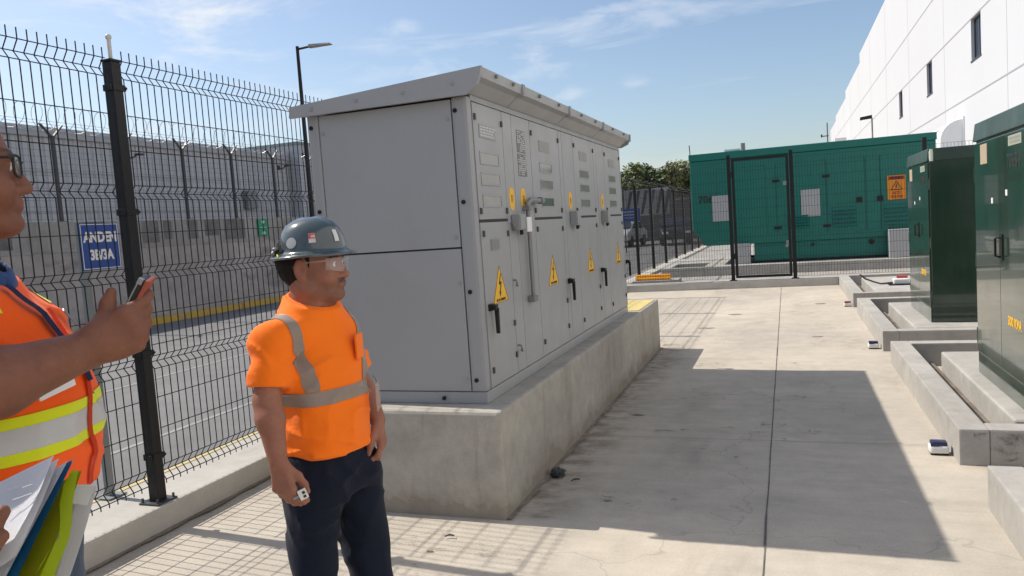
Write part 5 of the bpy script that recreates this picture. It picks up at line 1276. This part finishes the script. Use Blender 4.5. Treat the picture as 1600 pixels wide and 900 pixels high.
# trousers, belt line and boots
rk, lk = at(494, 925, 2.33), at(584, 925, 2.46); ra_, la_ = rk + Vector((-.02, -.01, .075 - rk.z)), lk + Vector((0, .02, .075 - lk.z))
TR = SDF((-1.85, 1.65, .03), (-1.0, 2.5, 1.0), .0075)
TR.sections(WO, WB.f, WB.l, [(.80, .002, 0, .114, .156), (.85, .004, 0, .121, .170), (.91, -.006, 0, .110, .154), (.965, -.012, 0, .102, .139)], 0, p=2.4)
for s, kn, an in ((-1, rk, ra_), (1, lk, la_)):
    hp = WB.p(.0, s * .084, .80); TR.cone(hp, kn, .094, .067, .02); TR.cone(kn, an, .067, .070, .02)
TR.displace(lambda x, y, z: vnoise(17, .008, 15, (1.1, 1.1, .7))(x, y, z) + ridges((16, 12, 26), 9, .013, 81)(x, y, z) + ridges((-22, 16, 20), 10, .009, 85)(x, y, z))
TR.cut((0, 0, .95), (0, 0, 1)); TR.cut((0, 0, .055), (0, 0, -1))
me, V = TR.mesh('trousers', 2); part(me, 'trousers', M_navycloth, man)
for s, an in ((-1, ra_), (1, la_)):
    BO = SDF((an.x - .22, an.y - .22, -.005), (an.x + .3, an.y + .3, .2), .007)
    fd = (WB.f + WB.l * s * .15).normalized(); a0 = Vector((an.x, an.y, .0))
    BO.cone(a0 + Vector((0, 0, .06)), a0 + Vector((0, 0, .16)), .05, .048, .02); BO.cone(a0 - fd * .04 + Vector((0, 0, .045)), a0 + fd * .14 + Vector((0, 0, .042)), .042, .046, .03); BO.cut((0, 0, .003), (0, 0, -1))
    me, V = BO.mesh('boot', 1); part(me, 'boot', M_boot, man)

# hard hat
hat_o = WH.p(.004, 0, .030); tilt = Matrix.Rotation(R(-2), 3, WH.l)
hat = thing('hard_hat_tmp', None, None, hat_o)
hat.name = 'hard_hat'; ORG['hard_hat'] = Vector(hat_o); hat.parent = man; hat.location = hat_o - WO
HM = Matrix.Translation(hat_o) @ (tilt @ Matrix(((WH.f.x, WH.l.x, 0), (WH.f.y, WH.l.y, 0), (0, 0, 1)))).to_4x4()
mb = MB(); NN = 64; rings = []
prof = [(.150, -.004), (.154, -.001), (.154, .002), (.145, .006), (.130, .011), (.1215, .016), (.1185, .024), (.117, .040), (.1125, .062), (.103, .084), (.086, .105), (.060, .121), (.032, .1285), (.0, .131)]
for i, (r, z) in enumerate(prof):
    ring = []
    for k in range(NN):
        w = 2 * math.pi * k / NN; dome = min(1, max(0, (z - .014) / .02)); sx_ = 1.0; sy_ = .84 + (.05 if z < .012 else 0)
        rr = r * .885
        x, y = rr * sx_ * math.cos(w), rr * sy_ * math.sin(w)
        zz = z
        if z < .012: zz = z - .010 * (1 - math.cos(2 * w)) * .2 - (.004 if math.cos(w) > .3 else 0) + .003 * math.sin(w) ** 2
        zz *= .90
        if dome > 0 and r > 0:                      # three raised ribs over the crown
            for yc, hgt in ((0, .0045), (.030, .0028), (-.030, .0028)): zz += hgt * math.exp(-((y - yc) / .0085) ** 2) * sm(np.array(z), .05, .09).item()
        ring.append(mb.bm.verts.new(HM @ Vector((x, y, zz))))
    rings.append(ring)
for A, Bq in zip(rings, rings[1:]):
    for k in range(NN): mb.bm.faces.new((A[k], A[(k + 1) % NN], Bq[(k + 1) % NN], Bq[k]))
inner = [mb.bm.verts.new(HM @ Vector((.108 * math.cos(2 * math.pi * k / NN), .092 * math.sin(2 * math.pi * k / NN), .004))) for k in range(NN)]
for k in range(NN): mb.bm.faces.new((inner[k], inner[(k + 1) % NN], rings[0][(k + 1) % NN], rings[0][k]))
mb.build('shell', M_hat, hat, smooth=1.2)
def sticker(az, z, w, h, mat, name, round_=False, off=.0025):
    """flat sticker bent onto the shell"""
    mb = MB(); N = 20 if round_ else 6; pts = []
    def on(a, zz):
        rs2 = np.interp(zz, [p[1] for p in prof], [p[0] for p in prof]); return HM @ Vector(((rs2 * .885 + off) * math.cos(a), (rs2 * .885 * .84 + off) * math.sin(a), zz * .90))
    if round_:
        c = mb.bm.verts.new(on(az, z)); ring = [mb.bm.verts.new(on(az + w * math.cos(6.2832 * k / N), z + h * math.sin(6.2832 * k / N))) for k in range(N)]
        for k in range(N): mb.bm.faces.new((c, ring[k], ring[(k + 1) % N]))
    else:
        g = [[mb.bm.verts.new(on(az + w * (i / 3 - 1), z + h * (j / 2 - 1))) for i in range(7)] for j in range(5)]
        for j in range(4):
            for i in range(6): mb.bm.faces.new((g[j][i], g[j][i + 1], g[j + 1][i + 1], g[j + 1][i]))
    return mb.build(name, mat, hat, smooth=True)
st1 = sticker(R(-106), .048, .185, .0185, paint('white_sticker_worn', (0.42, 0.44, 0.44, 1), .4, scale=30), 'round_sticker', True)
st2 = sticker(R(-68), .058, .10, .016, paint('white_sticker_paper', (0.60, 0.55, 0.53, 1), .5, scale=80, var=.2), 'square_sticker')
st3 = sticker(R(-68), .0645, .095, .0085, paint('red_sticker_ink', (0.50, 0.10, 0.09, 1), .5), 'sticker_red_block', off=.0032)
st4 = sticker(R(-66), .0635, .06, .0035, paint('sticker_pink_ink', (0.70, 0.45, 0.42, 1), .5), 'sticker_mark', off=.0038)
st5 = sticker(R(-22), .060, .09, .020, paint('white_front_sticker', (0.6, 0.6, 0.58, 1), .4), 'front_sticker')
mb = MB(); q = lambda a, r, z: HM @ Vector((r * .885 * math.cos(a), r * .78 * math.sin(a), z * .90))
mb.tube([q(R(188), .125, .016), q(R(195), .131, .022), q(R(205), .131, .030), q(R(215), .124, .036)], .006, 8); mb.ball(q(R(200), .136, .018), .010); mb.ball(q(R(208), .132, .032), .007); mb.build('headlamp_clip', M_steel, hat, smooth=True)
mb = MB(); mb.tube([q(R(-150), .126, .0145), q(R(-128), .140, .0095), q(R(-122), .149, .005)], .0022, 6); mb.build('yellow_cord', M_lime, hat)
# safety glasses
sg_ = thing('safety_glasses_tmp', None, None, WH.p(.1, 0, 0)); sg_.name = 'safety_glasses'; ORG['safety_glasses'] = WH.p(.1, 0, 0); sg_.parent = man; sg_.location = WH.p(.1, 0, 0) - WO
for s in (-1, 1):
    mb = MB(); rows = []
    for j in range(6):
        row = []
        for i in range(9):
            a = i / 8; l = s * (.006 + .060 * a); f = .108 - .0 - .036 * a ** 2.4; z = .020 - .044 * j / 5 * (1 - .30 * max(0, a - .35)); 
            if i == 0: z = .018 - .026 * j / 5
            row.append(mb.bm.verts.new(WH.p(f - .002 * (j / 5), l, z)))
        rows.append(row)
    for A, Bq in zip(rows, rows[1:]):
        for i in range(8): mb.bm.faces.new((A[i], A[i + 1], Bq[i + 1], Bq[i]))
    mb.build('lens', M_clear, sg_, smooth=True)
    mb = MB(); mb.tube([WH.p(.074, s * .066, .012), WH.p(.040, s * .0755, .010), WH.p(-.005, s * .080, .010), WH.p(-.03, s * .079, -.004)], .0026, 6); mb.build('temple_arm', glass('clear_temple', (.6, .6, .58, 1), .22, .1), sg_, smooth=True)
mb = MB(); mb.tube([WH.p(.1085, -.008, .012), WH.p(.112, 0, .014), WH.p(.1085, .008, .012)], .0022, 6); mb.build('bridge', M_clear, sg_)
# white key fob pinched in the right hand
kf = thing('key_fob', 'small white and black fob held in the worker right hand', 'fob', at(474, 772, 2.185))
mb = MB(); mb.box(-.012, .012, -.004, .004, -.016, .016, .003); mb.build('case', M_white, kf) if False else None
kM = Matrix.Translation(at(474, 772, 2.185)) @ Matrix(((Rr.x, -T_.x, 0, 0), (Rr.y, -T_.y, 0, 0), (0, 0, 1, 0), (0, 0, 0, 1))) @ Matrix.Rotation(R(-20), 4, 'Y')
def kbox(name, mat, *b, bev=.002):
    mb = MB(); mb.box(*b, bev); bmesh.ops.transform(mb.bm, matrix=kM, verts=mb.bm.verts[:]); return mb.build(name, mat, kf)
kbox('case', M_plastic, -.013, .011, -.003, .005, -.015, .015)
kbox('button', M_ink, -.001, .007, -.0045, -.0032, .001, .009, bev=.0); kbox('button', M_ink, -.002, .006, -.0045, -.0032, -.010, -.003, bev=.0)
kbox('key_ring', M_steel, -.03, -.012, -.002, .002, -.004, .004)

# ------------------------------------------------------------------ the man with the phone at the left edge
HO = at(-79, 264, 1.36)
T2 = Vector((-HO.x, -HO.y, 0)).normalized(); R2 = Vector((-T2.y, T2.x, 0))
def facing2(deg): a = R(deg); return T2 * math.cos(a) + R2 * math.sin(a)
PH = Frame(HO, facing2(86), (0, 0, 1)); PB = Frame(Vector((HO.x, HO.y, 0)) - PH.f * .008, facing2(62))
PO = PB.o
man2 = thing('person', 'man in glasses and orange safety vest holding a phone at the left edge', 'person', PO)
zc = HO.z
# right arm reaching forward with the phone
sh, el, wr = at(-135, 462, 1.21), at(-75, 622, 1.12), at(131, 549, 1.30)
BM = SDF((HO.x - .45, HO.y - .48, 1.03), (HO.x + .66, HO.y + .42, 1.98), .0042)
add_head(BM, PH, 1.04, PB.p(-.01, 0, zc - .20), .066, 1.06, .4)
BM.sections(PO, PB.f, PB.l, [(1.22, .0, 0, .10, .13), (zc - .5, 0, 0, .10, .14), (zc - .34, -.01, 0, .09, .14), (zc - .24, -.015, 0, .07, .10)], .03)
BM.cone(PB.p(-.01, -.05, zc - .27), sh, .06, .055, .03)
limb(BM, sh, el, wr, (.056, .054, .050, .052, .033))
dH = (at(197, 517, 1.315) - wr).normalized(); nH = (T2 * 1.0 + R2 * .12).normalized(); tH = Vector((0, 0, 1)) - R2 * .30
for a, b, ra, rb in hand_parts(wr, dH, nH, tH, 1.0, [(38, 42, 22), (66, 62, 35), (74, 66, 38), (80, 66, 40)], .008, ((.80, .35, -.25), (.62, .70, -.12), (.66, .70, -.05)), .76): BM.cone(a, b, ra, rb, .011)
limb(BM, PB.p(0, .12, zc - .36), at(55, 800, 1.28), at(-75, 872, 1.0), (.05, .048, .045, .045, .034))
BM.cone(at(-80, 872, 1.0), at(-40, 850, .985), .030, .020, .02); BM.cone(at(-40, 848, .975), at(-16, 826, .955), .0145, .0125, .01); BM.cone(at(-16, 826, .955), at(4, 800, .962), .0125, .0095, .006)
BM.cone(at(-45, 872, .975), at(-18, 858, .945), .013, .0115, .01); BM.cone(at(-18, 858, .945), at(3, 838, .950), .0115, .009, .006)
BM.ell(wr + dH * .05, (.048, .040, .022), [list(dH), list(tH.normalized()), list(nH)], .012)
me, V = BM.mesh('body', 1)
def wt2(V):
    f, l, z = PH.loc(V)
    brow = sm(f, .066, .078) * (1 - sm(np.abs(z - .024), .004, .008)) * sm(np.abs(l), .010, .015) * (1 - sm(np.abs(l), .046, .052)) * .9
    cheek = sm(f, .02, .06) * sm(-z, .045, .07) * (1 - sm(-z, .12, .135)) * .10
    lip = sm(f, .092, .098) * (1 - sm(np.abs(z + .068), .009, .013)) * (1 - sm(np.abs(l), .018, .024))
    return np.maximum(brow, cheek), lip * .7
tint(me, V, wt2); part(me, 'body', M_skin2, man2)
for s in (-1, 1):
    mb = MB(); c = PH.p(.0805 * 1.04, s * .032, .001); mb.ball(c, .0125, 14, 10); eo = mb.build('eye', M_eye, man2, smooth=True)
    mb = MB(); mb.ball(c + PH.f * .0085, .0058, 12, 8); mb.build('iris', M_iris, eo, smooth=True)
Hs = SDF((HO.x - .17, HO.y - .17, zc - .12), (HO.x + .17, HO.y + .17, zc + .19), .004)
Hs.ell(PH.p(-.018, 0, .038), (.108, .086, .100), PH.B())
def hair_cut2(x, y, z):
    f = (x - PH.o.x) * PH.f.x + (y - PH.o.y) * PH.f.y; zz = z - PH.o.z
    return np.maximum(f + .02 - np.clip((zz - .01) * 1.05, 0, .09), -zz - .07)
Hs.cut_local(hair_cut2); Hs.displace(vnoise(240, .002, 4)); me, V = Hs.mesh('hair', 1); part(me, 'hair', M_hair, man2)
# dark framed glasses
eg = thing('eyeglasses_tmp', None, None, PH.p(.1, 0, 0)); eg.name = 'eyeglasses'; ORG['eyeglasses'] = PH.p(.1, 0, 0); eg.parent = man2; eg.location = PH.p(.1, 0, 0) - PO
for s in (-1, 1):
    ring = []
    for i in range(25):
        w = 2 * math.pi * i / 24; cx, cz = math.cos(w), math.sin(w); k = (abs(cx) ** 4 + abs(cz) ** 4) ** -.25
        ring.append(PH.p(.107 - .010 * (1 + cx * k) * .5 , s * (.034 + .0265 * cx * k), .000 + .0185 * cz * k))
    mb = MB(); mb.tube(ring, .0026, 6, cap=False); mb.build('rim', M_black, eg, smooth=True)
    mb = MB(); mb.bm.faces.new([mb.bm.verts.new(p_) for p_ in ring[:-1]]); mb.build('lens', M_clear, eg)
    mb = MB(); mb.tube([PH.p(.097, s * .060, .012), PH.p(.09, s * .072, .012), PH.p(.03, s * .082, .010), PH.p(-.01, s * .086, .008), PH.p(-.03, s * .084, -.010)], .0030, 6); mb.build('temple_arm', M_black, eg, smooth=True)
mb = MB(); mb.tube([PH.p(.106, -.009, .006), PH.p(.110, 0, .010), PH.p(.106, .009, .006)], .0024, 6); mb.build('bridge', M_black, eg)

# blue collar, vest, jeans
CO = SDF((HO.x - .2, HO.y - .2, zc - .32), (HO.x + .2, HO.y + .2, zc - .10), .005)
CO.cone(PB.p(-.012, 0, zc - .30), PB.p(-.006, 0, zc - .135), .112, .082); CO.cone(PB.p(-.012, 0, zc - .32), PB.p(.0, 0, zc - .08), .095, .072, 0, 's')
CO.cut(PB.p(.0, 0, zc - .150), (PB.f.x * .45, PB.f.y * .45, 1)); CO.displace(vnoise(50, .002, 8)); me, V = CO.mesh('shirt_collar', 1); part(me, 'shirt_collar', M_bluecloth, man2)
VS = SDF((HO.x - .48, HO.y - .45, 1.12), (HO.x + .52, HO.y + .45, zc - .10), .006)
VS.sections(PO, PB.f, PB.l, [(1.16, .025, 0, .150, .185), (1.25, .032, 0, .158, .188), (1.34, .034, 0, .160, .190), (1.42, .026, 0, .148, .190), (zc - .27, .010, 0, .126, .175), (zc - .235, -.002, 0, .106, .142), (zc - .20, -.010, 0, .088, .115), (zc - .16, -.012, 0, .075, .09)], 0, p=2.35)
VS.cone(PB.p(-.01, 0, zc - .29), sh, .085, .074, .05); VS.cone(sh, sh.lerp(el, .62), .075, .078, .03)
shl = PB.p(-.01, .20, zc - .33); VS.cone(PB.p(-.01, 0, zc - .29), shl, .085, .072, .05); VS.cone(shl, PB.p(.0, .22, zc - .44), .072, .072, .03)
VS.displace(lambda x, y, z: vnoise(16, .007, 25, (1, 1, 1.1))(x, y, z) + ridges((18, 14, 30), 9, .010, 91)(x, y, z) + ridges((-26, 14, 20), 10, .008, 95)(x, y, z))
ddn = np.array((el - sh).normalized()); eee = np.array(sh.lerp(el, .60)); lat2 = -np.array(PB.l)
def slv3(x, y, z):
    h = ddn[0] * (x - eee[0]) + ddn[1] * (y - eee[1]) + ddn[2] * (z - eee[2]); q = lat2[0] * (x - eee[0]) + lat2[1] * (y - eee[1]); return np.minimum(h, q + .06)
VS.cut_local(slv3)
VS.cut((0, 0, 1.168), (0, 0, -1)); VS.cut(PB.p(0, 0, zc - .165), (PB.f.x * .55, PB.f.y * .55, 1)); VS.cone(PB.p(-.01, 0, zc - .30), PB.p(0, 0, zc - .05), .082, .095, 0, 's')
VS.ell(PB.p(.03, 0, 1.135), (.14, .165, .07), PB.B(), 0, 's')
me, V = VS.mesh('safety_vest', 2); me_l2 = me.copy(); me_l2.transform(Matrix.Translation(-PO)); vest = part(me, 'safety_vest', M_orange_vest, man2)
def LP2(f, l, z): return PB.p(f, l, z) - PO
inb = lambda c, n: abs(c.dot(PB.l)) < .20 and Vector((c.x, c.y, 0)).length < .225
bz = (1.343, 1.324, 1.284, 1.265)
for z1, z0, m_, nm in ((bz[0], bz[1], M_lime, 'lime_strip'), (bz[1], bz[2], M_refl2, 'reflective_strip'), (bz[2], bz[3], M_lime, 'lime_strip')):
    sub_mesh(me_l2, nm, [(LP2(0, 0, z1), (0, 0, 1)), (LP2(0, 0, z0), (0, 0, -1))], m_, vest, .002 if m_ is M_lime else .0026, keep=inb)
for s in (-1, 1):
    sub_mesh(me_l2, 'shoulder_strip', [(LP2(0, s * .132, 0), PB.l * s), (LP2(0, s * .098, 0), PB.l * -s), (LP2(0, 0, bz[0] + .17), (0, 0, -1))], M_lime, vest, .002)
# front opening, binding, lanyard, clip and white card
def surf_pt(l, z, off=.004):
    """point on the vest front at side l and height z"""
    best = None; loc = [PB.loc(V)]; f_, l_, z_ = loc[0]; m = (np.abs(l_ - l) < .012) & (np.abs(z_ - z) < .012) & (f_ > 0)
    if not m.any(): m = (np.abs(l_ - l) < .03) & (np.abs(z_ - z) < .03) & (f_ > 0)
    return PB.p(float(f_[m].max()) + off, l, z) if m.any() else PB.p(.17, l, z)
mb = MB(); prev = None; wd = .011
for i in range(18):
    t_ = i / 17; z = zc - .21 - (zc - .21 - (zc - .40)) * t_; l = -.055 + .065 * t_; c = surf_pt(l, z, .005)
    q = (mb.bm.verts.new(c - PB.l * wd), mb.bm.verts.new(c + PB.l * wd))
    if prev: mb.bm.faces.new((prev[0], q[0], q[1], prev[1]))
    prev = q
bmesh.ops.solidify(mb.bm, geom=mb.bm.faces[:], thickness=.002); mb.build('lanyard', cloth_mat('navy_lanyard', (0.012, 0.022, 0.09, 1), .7, 500), man2)
mb = MB(); prev = None
for i in range(30):
    z = 1.176 + (zc - .26 - 1.176) * i / 29; c = surf_pt(.005, z, .003); q = (mb.bm.verts.new(c - PB.l * .009), mb.bm.verts.new(c + PB.l * .009))
    if prev: mb.bm.faces.new((prev[0], q[0], q[1], prev[1]))
    prev = q
bmesh.ops.solidify(mb.bm, geom=mb.bm.faces[:], thickness=.003); mb.build('vest_binding', cloth_mat('orange_binding', (0.80, 0.07, 0.006, 1), .7, 300), vest)
def plate_on(name, l, z, w, h, mat, tw=0, parent=man2):
    c = surf_pt(l, z, .008); c2 = surf_pt(l + .03, z, .008); xd = (c2 - c).normalized(); zd = (surf_pt(l, z + .03, .008) - c).normalized(); n = xd.cross(zd).normalized(); zd = n.cross(xd)
    M_ = Matrix.Translation(c) @ Matrix(((xd.x, zd.x, n.x, 0), (xd.y, zd.y, n.y, 0), (xd.z, zd.z, n.z, 0), (0, 0, 0, 1))) @ Matrix.Rotation(R(tw), 4, 'Z')
    mb = MB(); mb.box(-w, w, -h, h, -.0015, .0015, .001); bmesh.ops.transform(mb.bm, matrix=M_, verts=mb.bm.verts[:]); return mb.build(name, mat, parent)
plate_on('card', -.085, 1.385, .045, .018, M_white, 6)
plate_on('clip', .085, zc - .285, .006, .020, M_steel, 25); 
# jeans and shoes
JN = SDF((HO.x - .35, HO.y - .35, .03), (HO.x + .4, HO.y + .35, 1.3), .009)
JN.sections(PO, PB.f, PB.l, [(.90, .0, 0, .125, .165), (1.05, .005, 0, .135, .172), (1.27, .012, 0, .13, .168)], 0)
for s in (-1, 1):
    JN.cone(PB.p(.0, s * .085, .92), PB.p(.02, s * .10, .52), .108, .084, .045); JN.cone(PB.p(.02, s * .10, .52), PB.p(0, s * .11, .08), .084, .072, .02)
JN.displace(lambda x, y, z: vnoise(18, .009, 35)(x, y, z)); JN.cut((0, 0, 1.225), (0, 0, 1)); JN.cut((0, 0, .055), (0, 0, -1))
me, V = JN.mesh('jeans', 2); part(me, 'jeans', M_jean, man2)
for s in (-1, 1):
    an = PB.p(0, s * .11, 0); BO = SDF((an.x - .25, an.y - .25, -.005), (an.x + .32, an.y + .25, .2), .008)
    BO.cone(an + Vector((0, 0, .06)), an + Vector((0, 0, .15)), .05, .046, .02); BO.cone(an - PB.f * .04 + Vector((0, 0, .045)), an + PB.f * .15 + Vector((0, 0, .042)), .042, .046, .03); BO.cut((0, 0, .003), (0, 0, -1))
    me, V = BO.mesh('shoe', 1); part(me, 'shoe', M_boot, man2)

# ------------------------------------------------------------------ phone in his hand
ph = thing('mobile_phone', 'dark mobile phone in a red case held in the raised hand at left', 'phone', at(214, 472, 1.33))
pa, pb = at(190, 502, 1.325), at(217, 449, 1.325)
ax = (pb - pa).normalized(); dp = (at(203, 474, 1.40) - at(203, 474, 1.33)).normalized(); dp = (dp + R2 * .12); dp = (dp - ax * dp.dot(ax)).normalized(); nrm = ax.cross(dp).normalized()
if nrm.dot(R2) > 0: nrm = -nrm
pM = Matrix.Translation((pa + pb) / 2 + dp * .030 + ax * .008) @ Matrix(((dp.x, ax.x, nrm.x, 0), (dp.y, ax.y, nrm.y, 0), (dp.z, ax.z, nrm.z, 0), (0, 0, 0, 1)))
def pbox(name, mat, *b, bev=.003, par=None):
    mb = MB(); mb.box(*b, bev); bmesh.ops.transform(mb.bm, matrix=pM, verts=mb.bm.verts[:]); return mb.build(name, mat, par or ph)
M_case = paint('red_orange_case', (0.27, 0.05, 0.025, 1), .5)
pbox('body', M_black, -.034, .034, -.078, .040, -.004, .0065); pbox('screen', M_wing, -.031, .031, -.072, .036, .0066, .0072, bev=0)
pbox('case', M_case, -.0355, .0355, -.079, .0415, -.012, -.0045, bev=.003); pbox('edge_trim', M_steel, -.0348, -.0338, -.07, .038, .0035, .0055, bev=0); pbox('camera_bump', M_steel, -.0345, -.02, .030, .0405, -.002, .0068, bev=.001)

# ------------------------------------------------------------------ papers held against him
M_paper = paint('white_paper', (0.80, 0.80, 0.82, 1), .7, 0, .02, scale=3)
M_paper2 = paint('cream_paper', (0.74, 0.73, 0.66, 1), .7, 0, .03, scale=3)
M_fold = paint('blue_folder', (0.01, 0.14, 0.30, 1), .45)
M_limep = paint('lime_plastic', (0.52, 0.62, 0.01, 1), .35)
M_olp = paint('olive_lime_folder', (0.36, 0.37, 0.01, 1), .45)
pp_ = thing('paper_stack', 'thick stack of white papers with blue and lime folders at the lower left corner', 'papers', at(40, 820, 1.0))
def leafq(name, mat, pts, th, curl=0.0):
    """sheet through photo-space corners given as (px,py,depth), thickened; long edges slightly bowed"""
    P = [at(*p_) for p_ in pts]; mb = MB(); n = (P[1] - P[0]).cross(P[3] - P[0]).normalized(); N = 8; g = []
    for i in range(N + 1):
        row = []
        for j in range(N + 1):
            u, v = i / N, j / N; q = P[0].lerp(P[1], u).lerp(P[3].lerp(P[2], u), v) + n * curl * math.sin(math.pi * u) * (1 - v * .5); row.append(mb.bm.verts.new(q))
        g.append(row)
    for i in range(N):
        for j in range(N): mb.bm.faces.new((g[i][j], g[i + 1][j], g[i + 1][j + 1], g[i][j + 1]))
    bmesh.ops.solidify(mb.bm, geom=mb.bm.faces[:], thickness=th)
    return mb.build(name, mat, pp_, smooth=.6)
leafq('top_sheet', M_paper, [(84, 712, 1.08), (22, 842, .97), (-150, 950, .93), (-95, 800, 1.05)], .0015, .004)
leafq('second_sheet', M_paper, [(92, 716, 1.09), (26, 868, .97), (-150, 990, .93), (-90, 820, 1.05)], .002, .003)
leafq('thick_report', M_paper, [(106, 720, 1.095), (-4, 925, .965), (-170, 1010, .95), (-80, 830, 1.07)], .030, 0)
leafq('blue_folder', M_fold, [(116, 716, 1.10), (16, 925, .97), (-150, 1010, .96), (-60, 830, 1.08)], .006, 0)
leafq('olive_folder', M_olp, [(128, 734, 1.11), (50, 925, .98), (-130, 1010, .97), (-50, 840, 1.09)], .006, .004)
leafq('loose_sheet', M_paper2, [(118, 780, 1.125), (78, 930, 1.0), (-100, 1010, .99), (-40, 850, 1.10)], .002, .004)
leafq('envelope', M_paper, [(152, 758, 1.135), (96, 938, 1.01), (-60, 1020, 1.0), (-20, 850, 1.12)], .004, .003)
leafq('cream_note', M_paper2, [(150, 757, 1.134), (136, 790, 1.105), (104, 785, 1.09), (118, 757, 1.12)], .001, .0)
# lime ribbon hanging over the folders
mb = MB(); prev = None
pts = [(118, 735, 1.105, 5), (108, 760, 1.085, 9), (103, 790, 1.07, 10), (103, 815, 1.055, 9), (100, 840, 1.04, 8), (88, 862, 1.025, 11), (76, 885, 1.01, 13), (66, 910, .995, 14), (58, 935, .985, 14)]
for x, y, d, w in pts:
    q = (mb.bm.verts.new(at(x - w, y - w * .2, d)), mb.bm.verts.new(at(x + w, y + w * .2, d)))
    if prev: mb.bm.faces.new((prev[0], q[0], q[1], prev[1]))
    prev = q
bmesh.ops.solidify(mb.bm, geom=mb.bm.faces[:], thickness=.0015); mb.build('lime_ribbon', M_limep, pp_, smooth=1.0)
mb = MB()
for i, (x, y, l) in enumerate(((14, 765, 26), (34, 762, 16), (20, 781, 30), (6, 800, 24))):
    a, b = at(x, y, 1.035 - i * .01), at(x + l, y - l * .35, 1.045 - i * .01); mb.cyl(a, b, .0006, n=4)
mb.build('faint_print', paint('pale_print', (0.55, 0.55, 0.57, 1)), pp_)
